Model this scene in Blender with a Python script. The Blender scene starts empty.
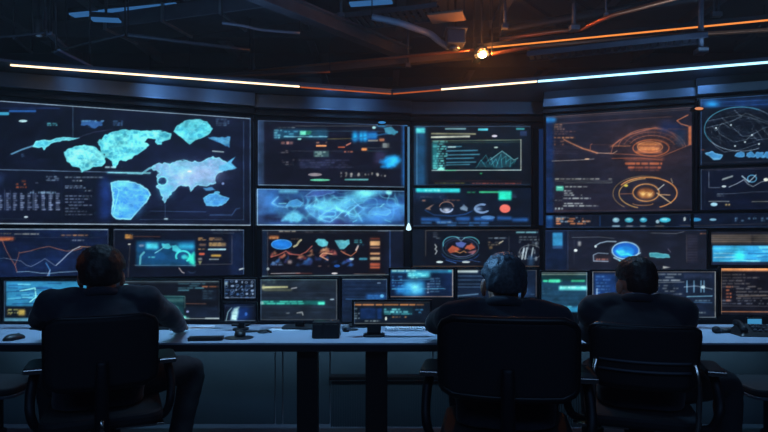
import bpy, bmesh, math, random
import numpy as np
from mathutils import Vector, Matrix, Quaternion, noise as mnoise

scene = bpy.context.scene
COL = scene.collection
PI = math.pi
F, CX, HY, H = 560.0, 384.0, 237.0, 1.35      # focal length (px), centre column, horizon row, eye height (m)

def P(px, py, D):
    return Vector(((px - CX) / F * D, D, H + (HY - py) / F * D))

def lin(c):
    c = np.asarray(c, dtype=float) / 255.0
    return np.where(c <= 0.04045, c / 12.92, ((np.clip(c, 0, None) + 0.055) / 1.055) ** 2.4)

# ------------------------------------------------------------------ materials
def material(name, rgb, rough=0.6, metal=0.0, spec=0.5, emit=None, strength=0.0, noise=None, bump=None, sheen=0.0):
    m = bpy.data.materials.new(name)
    m.use_nodes = True
    nt = m.node_tree
    b = nt.nodes['Principled BSDF']
    col = tuple(lin(rgb)) + (1,)
    b.inputs['Base Color'].default_value = col
    b.inputs['Roughness'].default_value = rough
    b.inputs['Metallic'].default_value = metal
    b.inputs['Specular IOR Level'].default_value = spec
    if sheen:
        b.inputs['Sheen Weight'].default_value = sheen
    if emit is not None:
        b.inputs['Emission Color'].default_value = tuple(lin(emit)) + (1,)
        b.inputs['Emission Strength'].default_value = strength
    if noise or bump:
        tc = nt.nodes.new('ShaderNodeTexCoord')
    if noise:                                   # (scale, second colour, detail)
        n = nt.nodes.new('ShaderNodeTexNoise')
        n.inputs['Scale'].default_value = noise[0]
        n.inputs['Detail'].default_value = 6
        r = nt.nodes.new('ShaderNodeValToRGB')
        r.color_ramp.elements[0].position = 0.35
        r.color_ramp.elements[1].position = 0.68
        r.color_ramp.elements[0].color = col
        r.color_ramp.elements[1].color = tuple(lin(noise[1])) + (1,)
        nt.links.new(tc.outputs['Object'], n.inputs['Vector'])
        nt.links.new(n.outputs['Fac'], r.inputs['Fac'])
        nt.links.new(r.outputs['Color'], b.inputs['Base Color'])
    if bump:                                    # (scale, strength, distance)
        n2 = nt.nodes.new('ShaderNodeTexNoise')
        n2.inputs['Scale'].default_value = bump[0]
        n2.inputs['Detail'].default_value = 4
        bp = nt.nodes.new('ShaderNodeBump')
        bp.inputs['Strength'].default_value = bump[1]
        bp.inputs['Distance'].default_value = bump[2]
        nt.links.new(tc.outputs['Object'], n2.inputs['Vector'])
        nt.links.new(n2.outputs['Fac'], bp.inputs['Height'])
        nt.links.new(bp.outputs['Normal'], b.inputs['Normal'])
    return m

M = {}
M['wall'] = material('dark_wall_paint', (40, 46, 58), 0.7, noise=(3, (50, 57, 70)))
M['fascia'] = material('fascia_paint', (96, 108, 126), 0.5, noise=(2, (112, 124, 142)))
M['rail'] = material('brushed_rail', (112, 122, 140), 0.45, 0.6, bump=(60, .1, .002))
M['floor'] = material('floor_tile', (42, 50, 60), 0.38, noise=(5, (54, 62, 72)), bump=(40, .15, .002))
M['ceiling'] = material('ceiling_paint', (38, 42, 52), 0.8, noise=(2, (48, 52, 62)))
M['steel'] = material('painted_steel', (62, 68, 82), 0.45, 0.5, noise=(6, (76, 82, 96)))
M['steel_dark'] = material('dark_steel', (26, 28, 34), 0.5, 0.4)
M['galv'] = material('galvanised_steel', (150, 156, 166), 0.4, 0.8, noise=(14, (120, 128, 140)))
M['bezel'] = material('black_bezel', (20, 24, 32), 0.35, 0.2)
M['casing'] = material('display_casing', (22, 25, 32), 0.5)
M['bezel_silver'] = material('silver_bezel', (92, 104, 122), 0.35, 0.7)
M['desk'] = material('desk_laminate', (150, 164, 184), 0.42, noise=(4, (160, 172, 192)))
M['desk_edge'] = material('desk_edge_band', (24, 28, 36), 0.5)
M['desk_leg'] = material('desk_leg_steel', (16, 18, 24), 0.5, 0.3)
M['panel'] = material('modesty_panel_laminate', (70, 88, 100), 0.55, noise=(3, (80, 98, 110)))
M['black_plastic'] = material('black_plastic', (14, 15, 19), 0.42)
M['grey_plastic'] = material('grey_plastic', (74, 80, 90), 0.5)
M['chrome'] = material('polished_metal', (205, 196, 184), 0.2, 1.0)
M['mesh_fabric'] = material('chair_mesh', (20, 22, 28), 0.75, bump=(400, .3, .002))
M['leather'] = material('chair_leather', (20, 22, 28), 0.78, bump=(120, .15, .002))
M['suit'] = material('dark_suit_cloth', (30, 35, 48), 0.85, noise=(30, (36, 41, 55)), bump=(300, .2, .002), sheen=.15)
M['suit_b'] = material('black_jacket_cloth', (26, 30, 42), 0.85, noise=(30, (31, 36, 48)), bump=(300, .2, .002), sheen=.15)
M['trouser'] = material('dark_trouser_cloth', (22, 25, 34), 0.85, bump=(300, .2, .002))
M['skin'] = material('skin', (196, 142, 116), 0.5, noise=(18, (186, 130, 106)))
M['hair_dark'] = material('dark_brown_hair', (30, 24, 23), 0.5, noise=(70, (44, 36, 33)), bump=(120, .6, .004))
M['hair_grey'] = material('greying_hair', (44, 48, 55), 0.5, noise=(70, (74, 80, 88)), bump=(120, .6, .004))
M['shoe'] = material('black_shoe_leather', (16, 16, 18), 0.3)
M['eye'] = material('eye', (210, 210, 205), 0.2)
M['shirt'] = material('shirt_collar_cloth', (120, 134, 160), 0.8)
M['led_warm'] = material('warm_led', (20, 18, 16), 0.5, emit=(255, 216, 170), strength=2.8)
M['led_dim'] = material('dim_amber_led', (20, 18, 16), 0.5, emit=(255, 120, 50), strength=0.5)
M['led_orange'] = material('orange_led', (20, 18, 16), 0.5, emit=(255, 146, 62), strength=1.1)
M['led_cool'] = material('cool_led', (16, 18, 20), 0.5, emit=(155, 220, 245), strength=2.6)
M['led_blue'] = material('blue_led_panel', (16, 18, 20), 0.5, emit=(70, 140, 215), strength=0.42)
M['led_post'] = material('post_led', (16, 18, 20), 0.5, emit=(120, 185, 235), strength=0.42)
M['led_tip'] = material('bright_led', (16, 18, 20), 0.5, emit=(190, 235, 255), strength=1.6)
M['bulb'] = material('lamp_bulb', (30, 26, 20), 0.5, emit=(255, 190, 110), strength=40.0)
M['warm_brown'] = material('brown_plate', (104, 88, 78), 0.6, 0.2)
M['paper'] = material('white_paper', (215, 222, 232), 0.6)
M['pipe_blue'] = material('painted_pipe', (112, 126, 150), 0.45, 0.2)
M['coppery'] = material('orange_lit_metal', (190, 120, 84), 0.35, 0.8)  # orange lamp light on the ceiling pipes put into this colour

def screen_material():
    m = bpy.data.materials.new('lit_screen')
    m.use_nodes = True
    nt = m.node_tree
    b = nt.nodes['Principled BSDF']
    b.inputs['Base Color'].default_value = (0.004, 0.005, 0.008, 1)
    b.inputs['Roughness'].default_value = 0.4
    b.inputs['Specular IOR Level'].default_value = 0.2
    a = nt.nodes.new('ShaderNodeAttribute')
    a.attribute_name = 'picture'
    nt.links.new(a.outputs['Color'], b.inputs['Emission Color'])
    b.inputs['Emission Strength'].default_value = 1.0
    try:
        m.cycles.emission_sampling = 'NONE'
    except Exception:
        pass
    return m
M['screen'] = screen_material()

# ------------------------------------------------------------------ mesh builder
def basis(d):
    d = Vector(d).normalized()
    up = Vector((0, 0, 1)) if abs(d.z) < 0.95 else Vector((0, 1, 0))
    a = d.cross(up).normalized()
    return a, a.cross(d).normalized(), d

class MB:
    def __init__(self):
        self.v, self.f = [], []
    def add(self, vs, fs):
        n = len(self.v)
        self.v += [Vector(p) for p in vs]
        self.f += [[i + n for i in f] for f in fs]
        return self
    def box(self, c, s, rz=0.0, mat=None):
        hx, hy, hz = s[0] / 2, s[1] / 2, s[2] / 2
        vs = [Vector((x * hx, y * hy, z * hz)) for z in (-1, 1) for y in (-1, 1) for x in (-1, 1)]
        m = mat if mat is not None else Matrix.Rotation(rz, 3, 'Z')
        vs = [m @ p + Vector(c) for p in vs]
        return self.add(vs, [(0, 2, 3, 1), (4, 5, 7, 6), (0, 1, 5, 4), (2, 6, 7, 3), (0, 4, 6, 2), (1, 3, 7, 5)])
    def span(self, x0, x1, y0, y1, z0, z1):
        return self.box(((x0 + x1) / 2, (y0 + y1) / 2, (z0 + z1) / 2), (x1 - x0, y1 - y0, z1 - z0))
    def bar(self, a, b, w, h, roll_up=(0, 0, 1)):
        a, b = Vector(a), Vector(b)
        d = (b - a).normalized()
        up = Vector(roll_up)
        if abs(d.dot(up)) > 0.97:
            up = Vector((0, 1, 0))
        s = d.cross(up).normalized(); u = s.cross(d).normalized()
        vs = []
        for p in (a, b):
            for i, j in ((-1, -1), (1, -1), (1, 1), (-1, 1)):
                vs.append(p + s * (i * w / 2) + u * (j * h / 2))
        return self.add(vs, [(3, 2, 1, 0), (4, 5, 6, 7), (0, 1, 5, 4), (1, 2, 6, 5), (2, 3, 7, 6), (3, 0, 4, 7)])
    def tube(self, pts, rad, seg=12, sub=1, flat=1.0, up=None):
        pts = [Vector(p) for p in pts]
        rad = list(rad) if hasattr(rad, '__len__') else [rad] * len(pts)
        if sub > 1 and len(pts) > 2:
            q, r = [], []
            for i in range(len(pts) - 1):
                p0, p1, p2, p3 = pts[max(i - 1, 0)], pts[i], pts[i + 1], pts[min(i + 2, len(pts) - 1)]
                for k in range(sub):
                    t = k / sub
                    q.append(0.5 * ((2 * p1) + (p2 - p0) * t + (2 * p0 - 5 * p1 + 4 * p2 - p3) * t * t + (3 * p1 - p0 - 3 * p2 + p3) * t ** 3))
                    s = t * t * (3 - 2 * t)
                    r.append(rad[i] * (1 - s) + rad[i + 1] * s)
            q.append(pts[-1]); r.append(rad[-1]); pts, rad = q, r
        n = len(pts)
        tang = [(pts[min(i + 1, n - 1)] - pts[max(i - 1, 0)]).normalized() for i in range(n)]
        if up is not None:
            a = tang[0].cross(Vector(up)).normalized()
        else:
            a, _, _ = basis(tang[0])
        vs = []
        for i in range(n):
            t = tang[i]
            a = (a - t * a.dot(t)).normalized()
            b = t.cross(a)
            for k in range(seg):
                w = 2 * PI * k / seg
                vs.append(pts[i] + a * (math.cos(w) * rad[i]) + b * (math.sin(w) * rad[i] * flat))
        fs = []
        for i in range(n - 1):
            for k in range(seg):
                k2 = (k + 1) % seg
                fs.append((i * seg + k, i * seg + k2, (i + 1) * seg + k2, (i + 1) * seg + k))
        fs.append(tuple(range(seg - 1, -1, -1)))
        fs.append(tuple(range((n - 1) * seg, n * seg)))
        return self.add(vs, fs)
    def ball(self, c, r, seg=16, rings=10, mat=None):
        r = Vector(r) if hasattr(r, '__len__') else Vector((r, r, r))
        c = Vector(c); vs = []
        for i in range(1, rings):
            th = PI * i / rings
            for k in range(seg):
                w = 2 * PI * k / seg
                p = Vector((math.sin(th) * math.cos(w) * r.x, math.sin(th) * math.sin(w) * r.y, math.cos(th) * r.z))
                vs.append(c + (mat @ p if mat else p))
        top = len(vs); p = Vector((0, 0, r.z)); vs.append(c + (mat @ p if mat else p))
        bot = len(vs); p = Vector((0, 0, -r.z)); vs.append(c + (mat @ p if mat else p))
        fs = []
        for i in range(rings - 2):
            for k in range(seg):
                k2 = (k + 1) % seg
                fs.append((i * seg + k, (i + 1) * seg + k, (i + 1) * seg + k2, i * seg + k2))
        for k in range(seg):
            k2 = (k + 1) % seg
            fs.append((top, k, k2))
            fs.append((bot, (rings - 2) * seg + k2, (rings - 2) * seg + k))
        return self.add(vs, fs)
    def lathe(self, prof, c=(0, 0, 0), seg=28, mat=None):
        c = Vector(c); vs = []
        for r, z in prof:
            for k in range(seg):
                w = 2 * PI * k / seg
                p = Vector((math.cos(w) * max(r, 1e-4), math.sin(w) * max(r, 1e-4), z))
                vs.append(c + (mat @ p if mat else p))
        fs = []
        for i in range(len(prof) - 1):
            for k in range(seg):
                k2 = (k + 1) % seg
                fs.append((i * seg + k, i * seg + k2, (i + 1) * seg + k2, (i + 1) * seg + k))
        fs.append(tuple(range(seg - 1, -1, -1)))
        fs.append(tuple(range((len(prof) - 1) * seg, len(prof) * seg)))
        return self.add(vs, fs)
    def prism(self, pts, t0, t1, axis='z'):
        def w(p, t):
            return (p[0], p[1], t) if axis == 'z' else ((p[0], t, p[1]) if axis == 'y' else (t, p[0], p[1]))
        n = len(pts)
        vs = [w(p, t0) for p in pts] + [w(p, t1) for p in pts]
        fs = [tuple(range(n - 1, -1, -1)), tuple(range(n, 2 * n))]
        for k in range(n):
            k2 = (k + 1) % n
            fs.append((k, k2, n + k2, n + k))
        return self.add(vs, fs)
    def mesh(self, name):
        me = bpy.data.meshes.new(name)
        me.from_pydata([tuple(p) for p in self.v], [], [tuple(f) for f in self.f])
        bm = bmesh.new(); bm.from_mesh(me)
        bmesh.ops.recalc_face_normals(bm, faces=bm.faces)
        bm.to_mesh(me); bm.free()
        return me

def rounded(w, h, r, n=5, cx=0, cy=0):
    out = []
    for sx, sy, a0 in ((1, 1, 0), (-1, 1, PI / 2), (-1, -1, PI), (1, -1, 3 * PI / 2)):
        for k in range(n + 1):
            a = a0 + PI / 2 * k / n
            out.append((cx + sx * (w / 2 - r) + r * math.cos(a), cy + sy * (h / 2 - r) + r * math.sin(a)))
    return out

def link(name, me, mat, parent=None, smooth=False, bevel=0.0, angle=None):
    o = bpy.data.objects.new(name, me)
    COL.objects.link(o)
    if mat is not None:
        me.materials.clear(); me.materials.append(mat)
    if parent is not None:
        o.parent = parent
    if smooth:
        me.shade_smooth()
    if bevel:
        b = o.modifiers.new('bevel', 'BEVEL')
        b.width = bevel; b.segments = 2; b.limit_method = 'ANGLE'; b.angle_limit = math.radians(40)
    return o

def part(name, mb, mat, parent=None, smooth=False, bevel=0.0):
    me = mb.mesh(name) if isinstance(mb, MB) else mb
    return link(name, me, mat, parent, smooth, bevel)

def auto_smooth(o, deg=40):
    me = o.data
    me.shade_smooth()
    me.set_sharp_from_angle(angle=math.radians(deg))
    return o

def tag(o, label, cat, group=None, kind=None):
    if label: o['label'] = label
    if cat: o['category'] = cat
    if group: o['group'] = group
    if kind: o['kind'] = kind
    return o

def empty(name, loc=(0, 0, 0), rz=0.0):
    o = bpy.data.objects.new(name, None)
    o.empty_display_size = 0.1
    COL.objects.link(o)
    o.location = loc
    o.rotation_euler = (0, 0, rz)
    return o

def struct(name, mb, mat, bevel=0.0):
    o = part(name, mb, mat, None, False, bevel)
    o['kind'] = 'structure'
    return o

def copy_tree(o, parent=None):
    c = o.copy(); COL.objects.link(c)
    if parent is not None: c.parent = parent
    for ch in list(o.children):
        copy_tree(ch, c)
    return c

def fuse(mb, voxel, smooth=4, factor=0.5):
    me = mb.mesh('tmp')
    ob = bpy.data.objects.new('tmp', me); COL.objects.link(ob)
    r = ob.modifiers.new('r', 'REMESH'); r.mode = 'VOXEL'; r.voxel_size = voxel
    if smooth:
        s = ob.modifiers.new('s', 'SMOOTH'); s.iterations = smooth; s.factor = factor
    dg = bpy.context.evaluated_depsgraph_get(); dg.update()
    out = bpy.data.meshes.new_from_object(ob.evaluated_get(dg))
    bpy.data.objects.remove(ob); bpy.data.meshes.remove(me)
    return out
# ------------------------------------------------------------------ what the screens show (drawn in code)
class Cv:
    def __init__(s, x0, y0, x1, y1, bg, ss=3):
        s.x0, s.y0, s.x1, s.y1, s.ss = x0, y0, x1, y1, ss
        nx, ny = int((x1 - x0) * ss), int((y1 - y0) * ss)
        s.X, s.Y = np.meshgrid(x0 + (np.arange(nx) + .5) / ss, y0 + (np.arange(ny) + .5) / ss)
        s.A = np.zeros((ny, nx, 3)) + np.array(bg, float)
    def put(s, m, c, a=1.0):
        m = (m * a)[..., None]
        s.A = s.A * (1 - m) + np.array(c, float) * m
        return s
    def plus(s, m, c, a=1.0):
        s.A = s.A + (m * a)[..., None] * np.array(c, float)
        return s
    def noise(s, sx, sy, seed):
        r = np.random.RandomState(seed)
        gx, gy = int((s.x1 - s.x0) / sx) + 3, int((s.y1 - s.y0) / sy) + 3
        g = r.rand(gy, gx)
        u, v = (s.X - s.x0) / sx, (s.Y - s.y0) / sy
        i, j = u.astype(int), v.astype(int)
        fu, fv = u - i, v - j
        fu, fv = fu * fu * (3 - 2 * fu), fv * fv * (3 - 2 * fv)
        return (g[j, i] * (1 - fu) + g[j, i + 1] * fu) * (1 - fv) + (g[j + 1, i] * (1 - fu) + g[j + 1, i + 1] * fu) * fv
    def ramp(s, v, soft=.35):
        return np.clip(v / soft * .5 + .5, 0, 1)
    def rect(s, x0, y0, x1, y1, c, a=1, soft=.4):
        m = s.ramp(s.X - x0, soft) * s.ramp(x1 - s.X, soft) * s.ramp(s.Y - y0, soft) * s.ramp(y1 - s.Y, soft)
        return s.put(m, c, a)
    def quad(s, x0, y0, x1, y1, h, c, a=1, soft=.5):          # bar whose ends sit at different heights
        yy = y0 + (y1 - y0) * (s.X - x0) / (x1 - x0)
        m = s.ramp(s.X - x0, soft) * s.ramp(x1 - s.X, soft) * s.ramp(s.Y - yy + h / 2, soft) * s.ramp(yy + h / 2 - s.Y, soft)
        return s.put(m, c, a)
    def dist(s, pts, close=False):
        d = np.full(s.X.shape, 1e9)
        if close: pts = list(pts) + [pts[0]]
        for (ax, ay), (bx, by) in zip(pts[:-1], pts[1:]):
            vx, vy = bx - ax, by - ay
            l2 = vx * vx + vy * vy + 1e-9
            t = np.clip(((s.X - ax) * vx + (s.Y - ay) * vy) / l2, 0, 1)
            d = np.minimum(d, np.hypot(s.X - ax - t * vx, s.Y - ay - t * vy))
        return d
    def line(s, pts, c, w=.9, a=1, glow=0, close=False):
        d = s.dist(pts, close)
        if glow: s.plus(np.exp(-(d / glow) ** 2), c, .22 * a)
        return s.put(np.clip((w / 2 + .2 - d) / .6, 0, 1), c, a * .86)
    def poly(s, pts, c, a=1, rough=0, seed=1, edge=None, ew=1.0, soft=.6, tex=0, c2=None):
        inside = np.zeros(s.X.shape, bool)
        n = len(pts)
        for i in range(n):
            (ax, ay), (bx, by) = pts[i], pts[(i + 1) % n]
            if ay == by: continue
            cond = ((ay > s.Y) != (by > s.Y)) & (s.X < (bx - ax) * (s.Y - ay) / (by - ay) + ax)
            inside ^= cond
        d = s.dist(pts, True)
        sd = np.where(inside, d, -d)
        if rough: sd = sd + (s.noise(3, 2.4, seed) - .5) * rough
        m = s.ramp(sd, soft)
        col = np.array(c, float)
        if tex:
            rg = np.maximum((1 - np.abs(2 * s.noise(7, 4.5, seed + 8) - 1)) ** 7, (1 - np.abs(2 * s.noise(4, 3, seed + 9) - 1)) ** 9)
            t = (s.noise(5, 3.2, seed + 3) * .6 + s.noise(2, 1.5, seed + 4) * .4 - .5) * 2 * tex
            base = np.array(c2 if c2 is not None else col, float)
            k = np.clip(.5 + t, 0, 1)[..., None]
            colr = col * .92 * (1 - k) + base * k
            colr = colr * (1 - .55 * rg[..., None] * tex) + (base * .4 + np.array((176, 240, 248)) * .6) * (.55 * rg[..., None] * tex)
            m3 = (m * a)[..., None]
            s.A = s.A * (1 - m3) + colr * m3
        else:
            s.put(m, col, a)
        if edge is not None:
            s.put(np.clip((ew / 2 + .4 - np.abs(sd - .4)) / .8, 0, 1), edge, .75 * a)
        return s
    def ell(s, cx, cy, rx, ry, c, w=None, a=1, a0=0, a1=360, glow=0, soft=.7):
        dx, dy = s.X - cx, s.Y - cy
        q = np.sqrt((dx / rx) ** 2 + (dy / ry) ** 2) + 1e-6
        g = np.sqrt((dx / rx ** 2) ** 2 + (dy / ry ** 2) ** 2) / q + 1e-6
        d = (q - 1) / g
        m = np.clip((-d) / soft + .5, 0, 1) if w is None else np.clip((w / 2 + .2 - np.abs(d)) / .6, 0, 1)
        if (a0, a1) != (0, 360):
            an = np.degrees(np.arctan2(-dy / ry, dx / rx)) % 360
            m = m * ((an >= a0) & (an <= a1) if a0 <= a1 else ((an >= a0) | (an <= a1)))
        if glow: s.plus(np.exp(-(np.maximum(np.abs(d) if w else np.maximum(d, 0), 0) / glow) ** 2), c, .2 * a)
        return s.put(m, c, a)
    def blob(s, cx, cy, rx, ry, c, a=1):
        return s.put(np.exp(-(((s.X - cx) / rx) ** 2 + ((s.Y - cy) / ry) ** 2)), c, a)
    def text(s, x0, y0, x1, c, rows=1, gap=3.0, h=1.1, seed=1, a=.85, fill=.8, tok=(1.2, 5), slope=0):
        r = random.Random(seed)
        for k in range(rows):
            x = x0
            lim = x0 + (x1 - x0) * (r.uniform(.55, 1) if rows > 1 else 1)
            while x < lim:
                w = r.uniform(*tok)
                if r.random() < fill:
                    y = y0 + k * gap + slope * (x - x0)
                    s.rect(x, y, min(x + w, lim), y + h, c, a * r.uniform(.55, 1), .7)
                x += w + r.uniform(.5, 1.4)
        return s
    def grid(s, x0, y0, x1, y1, nx, ny, c, a=.25, w=.5):
        for k in range(nx + 1):
            x = x0 + (x1 - x0) * k / nx; s.line([(x, y0), (x, y1)], c, w, a)
        for k in range(ny + 1):
            y = y0 + (y1 - y0) * k / ny; s.line([(x0, y), (x1, y)], c, w, a)
        return s
    def finish(s, seed):
        n = s.noise(16, 10, seed) * .5 + s.noise(5, 3.5, seed + 1) * .3 + s.noise(1.6, 1.3, seed + 2) * .2
        s.A = s.A * (.74 + .52 * n)[..., None] + ((s.noise(7, 3, seed + 5) - .45) * 7)[..., None] * np.array((.5, .8, 1.5))
        k = int(2.2 * s.ss)
        B = np.maximum(s.A - 40, 0)
        for ax in (0, 1):
            for _ in range(2):
                c = np.cumsum(np.concatenate([np.repeat(B.take([0], ax), k + 1, ax), B, np.repeat(B.take([-1], ax), k, ax)], ax), ax)
                L = B.shape[ax]
                B = (c.take(range(2 * k + 1, 2 * k + 1 + L), ax) - c.take(range(0, L), ax)) / (2 * k + 1)
        s.A = s.A + B * .12  # bloom around bright marks painted into the picture
        mx = np.clip(s.A.max(-1, keepdims=True) / 130, 0, 1)
        s.A = s.A * (.8 + .27 * mx)
        s.A[..., 2] *= (.9 + .1 * mx[..., 0]); s.A[..., 1] *= 1.03
        return s
    def at(s, px, py):
        u = np.clip((px - s.x0) * s.ss - .5, 0, s.A.shape[1] - 1.001)
        v = np.clip((py - s.y0) * s.ss - .5, 0, s.A.shape[0] - 1.001)
        i, j = u.astype(int), v.astype(int)
        fu, fv = (u - i)[:, None], (v - j)[:, None]
        A = s.A
        return (A[j, i] * (1 - fu) + A[j, i + 1] * fu) * (1 - fv) + (A[j + 1, i] * (1 - fu) + A[j + 1, i + 1] * fu) * fv

PIC = {}
def draw_world_map():
    c = Cv(-24, 94, 254, 228, (15, 20, 42))
    c.put(np.clip(c.noise(60, 40, 3) - .35, 0, 1), (30, 38, 74), .8)
    c.blob(190, 170, 70, 40, (28, 36, 76), .6)
    pale = (120, 150, 185)
    # panes
    c.line([(-24, 169), (60, 171), (128, 172.6)], pale, .9, .85)
    c.line([(73, 106), (73, 137)], (84, 122, 156), .8, .9)
    c.line([(243.6, 121), (243.6, 220)], (60, 84, 124), .9, .9)
    c.line([(-20, 219), (26, 219)], (60, 80, 110), .6, .8)
    c.rect(-20, 112.2, 9, 115.2, (66, 164, 208), .95); c.rect(9, 110, 36, 112.2, (38, 86, 156), .9)
    c.rect(0, 107.5, 60, 109, (26, 44, 90), .8)
    c.ell(23, 121, 4.2, 1.2, (176, 214, 226))
    c.text(47, 122.8, 61, (90, 186, 206), 2, 1.7, 1.4, 5)
    c.poly([(81, 121), (104, 120.5), (102, 125), (94, 128.5), (90, 126), (81, 125)], (60, 110, 180), .8, 2, 4)
    c.text(82, 120.2, 104, (120, 180, 214), 1, 2, 1.4, 7)
    c.text(113, 120.6, 128, (84, 132, 182), 3, 1.9, 1.2, 8, .7)
    # bent peninsula on the far left
    a1, a2, a3 = (58, 158, 192), (104, 204, 220), (52, 136, 206)
    c.line([(11.5, 154), (22, 149.5), (35, 145.2)], (96, 150, 190), 1.8, .9)
    c.poly([(33, 146.5), (36, 141.2), (42, 139.6), (51, 140.4), (57, 138), (64, 137.2), (72, 137.6), (79, 138), (73, 140), (62, 140.6),
            (52, 143.4), (46, 147), (44, 150), (42, 147.4), (36, 147.8)], a1, 1, 1, 11, (130, 222, 236), .8, tex=.6, c2=a2)
    c.line([(77, 138), (94, 132), (112, 129.5)], (66, 72, 110), .9, .9)
    c.text(21, 154, 27, (60, 90, 130), 2, 1.6, 1, 9)
    # the round island
    c.poly([(64, 152), (67, 149), (74, 147), (80, 145), (88, 145.4), (95, 147), (101, 152), (105.5, 157), (105, 162), (102, 166),
            (94, 167), (86, 170), (82, 172), (80, 168), (73, 166), (67, 161)], a1, 1, 1.6, 12, a2, 1, tex=.9, c2=(128, 226, 236))
    for k in range(7):
        c.line([(68 + k * 5, 151 + k % 3), (74 + k * 4.6, 158 + (k * 3) % 5)], (150, 236, 242), .7, .6)
    # northern continent
    c.poly([(98, 142), (104, 136), (112, 132), (122, 130), (135, 130), (148, 130.6), (160, 130.8), (171.5, 133), (170, 138), (164, 140.5),
            (161, 144.5), (157.5, 145), (155, 139.6), (148, 138), (145, 142), (149.5, 145), (143, 151), (136, 155), (131, 158.6), (126, 160.5),
            (121, 160), (118, 163), (116, 168), (112.5, 167), (113, 160.5), (107, 157.5), (101, 151)], a1, 1, 2, 13, a2, 1, tex=.9, c2=(116, 224, 232))
    for k in range(9):
        c.line([(104 + k * 5, 138 + (k * 5) % 9), (110 + k * 4.4, 145 + (k * 7) % 8)], (140, 232, 240), .7, .5)
    c.text(105, 166.4, 122, (176, 216, 228), 1, 2, 1.6, 15)
    c.line([(108, 172.6), (128, 172.8), (150, 173)], (140, 226, 240), 1.3, .95, 2)
    # big northern island, islets
    c.poly([(173.5, 131.5), (177, 126), (184, 121), (192, 119.4), (200, 119.2), (207, 122), (212.5, 129), (208, 135), (201, 138), (195, 140.4),
            (189.5, 144.4), (186.5, 141.6), (181, 137), (176, 133.4)], a1, 1, 1, 16, a2, .8, tex=.8, c2=(96, 208, 226))
    c.poly([(208, 137), (218, 137.4), (230, 137), (229.4, 147.6), (225, 145), (218, 142), (209, 139)], (60, 132, 200), .95, 1.4, 17, tex=.6, c2=(96, 176, 220))
    c.text(216, 118.6, 239, (84, 112, 140), 4, 2, 1.3, 18, .8)
    c.quad(212, 151, 224, 152, 1.2, (150, 170, 180), .9)
    # the great eastern continent
    g1, g2 = (96, 170, 214), (132, 156, 206)
    c.poly([(152, 168), (156, 163.4), (164, 162.6), (170, 164.4), (176, 161), (184, 160), (191, 161.4), (199, 162), (205, 159), (211, 157),
            (219, 158.4), (228, 163), (234, 167), (229, 170), (221, 172), (216, 176), (215.4, 183), (206, 186), (196, 185.6), (190.6, 191),
            (188, 186), (181, 185), (175, 190), (169, 196), (164.6, 204), (162, 197), (159.4, 190.6), (157, 186), (160, 184.4), (166, 182),
            (164, 178.6), (158, 180.4), (155, 176), (160, 173), (154.6, 170.6)], g1, 1, 2.2, 19, (132, 214, 232), .9, tex=.6, c2=g2)
    c.blob(198, 174, 22, 9, (146, 160, 204), .75); c.blob(180, 168, 14, 6, (118, 190, 220), .6); c.blob(166, 190, 7, 7, (84, 184, 224), .6)
    c.poly([(219, 166), (226, 163.4), (236, 156), (231, 163), (237, 168), (226, 171), (219, 170)], (88, 168, 214), .9, 1, 20)
    c.ell(189.5, 171.4, 2, .8, (224, 232, 240))
    c.line([(128, 173), (142, 173.5), (149, 168.5), (155, 166.5)], (126, 206, 230), 2.2, .9)
    c.ell(162.5, 181, 4, 3.6, (24, 44, 84), None, .8); c.ell(162.5, 181, 5, 4.4, (112, 204, 226), 1.1, .9)
    # southern continents
    c.rect(101, 176, 110, 219, (30, 62, 140), .7, 6)
    c.poly([(111, 183), (118, 180.4), (128, 181), (140, 184), (148, 190), (150.4, 195), (146, 203), (138, 211), (131, 219.6), (116, 219),
            (111, 214), (113, 200)], (50, 122, 208), 1, 1, 21, (150, 222, 240), 1.1, tex=.7, c2=(84, 168, 226))
    c.line([(114, 186), (119, 190), (116, 203), (113, 214)], (120, 210, 236), 1.1, .8)
    c.blob(122, 184, 9, 3, (120, 220, 232), .7); c.blob(136, 206, 8, 9, (76, 150, 224), .5)
    c.poly([(203, 198), (208, 194.6), (216, 192.6), (222, 196), (229.6, 198), (226, 203), (218, 206.6), (206, 205.6)], (54, 118, 196), 1, 1, 22, (110, 190, 224), .8, tex=.6, c2=(80, 156, 212))
    c.poly([(203, 188), (212, 187), (215, 190), (206, 191)], (76, 140, 196), .9, 1, 23); c.ell(217, 192.6, 3, 1.4, (90, 170, 214), None, .9); c.ell(223, 183.6, 1.3, 1.2, (110, 130, 180))
    c.line([(165, 204), (165.4, 218)], (90, 120, 160), .7, .6); c.ell(166, 219, 2.2, .9, (150, 176, 196))
    c.line([(140, 219.4), (244, 219.8)], (60, 84, 120), .7, .8); c.line([(150, 211), (206, 212)], (70, 100, 150), .8, .7)
    c.line([(210, 215), (232, 215), (236, 209), (240, 208)], (70, 104, 150), 1, .7)
    for k in range(14):
        c.line([(152 + k, 196 + k * 1.6), (242, 196 + k * 1.6)], (44, 66, 112), .5, .3)
    # the table and the list, lower left
    c.rect(-20, 174, 3, 186, (46, 66, 110), .5, 3); c.text(-20, 177, 3, (150, 170, 196), 3, 2.8, 1.6, 24)
    c.text(16, 180.4, 31, (170, 84, 50), 3, 3, 1.6, 25, .9); c.text(46, 176, 60, (110, 130, 156), 3, 1.8, 1.2, 26)
    c.text(35, 182.4, 42, (90, 100, 130), 1, 2, 1, 27)
    r = random.Random(4)
    for k in range(11):
        x = -16 + k * 7 if k < 3 else 6 + (k - 3) * 7.1
        for j in range(8):
            if x < 4 and j < 1: continue
            c.rect(x, 193 + j * 2.25, x + r.uniform(2.2, 4.6), 194.5 + j * 2.25, (150, 166, 204), r.uniform(.35, .8), .8)
    for x in (4.5, 10.5, 33, 34, 44, 51):
        c.line([(x, 190), (x, 210)], (140, 160, 200), .6, .6)
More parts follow.
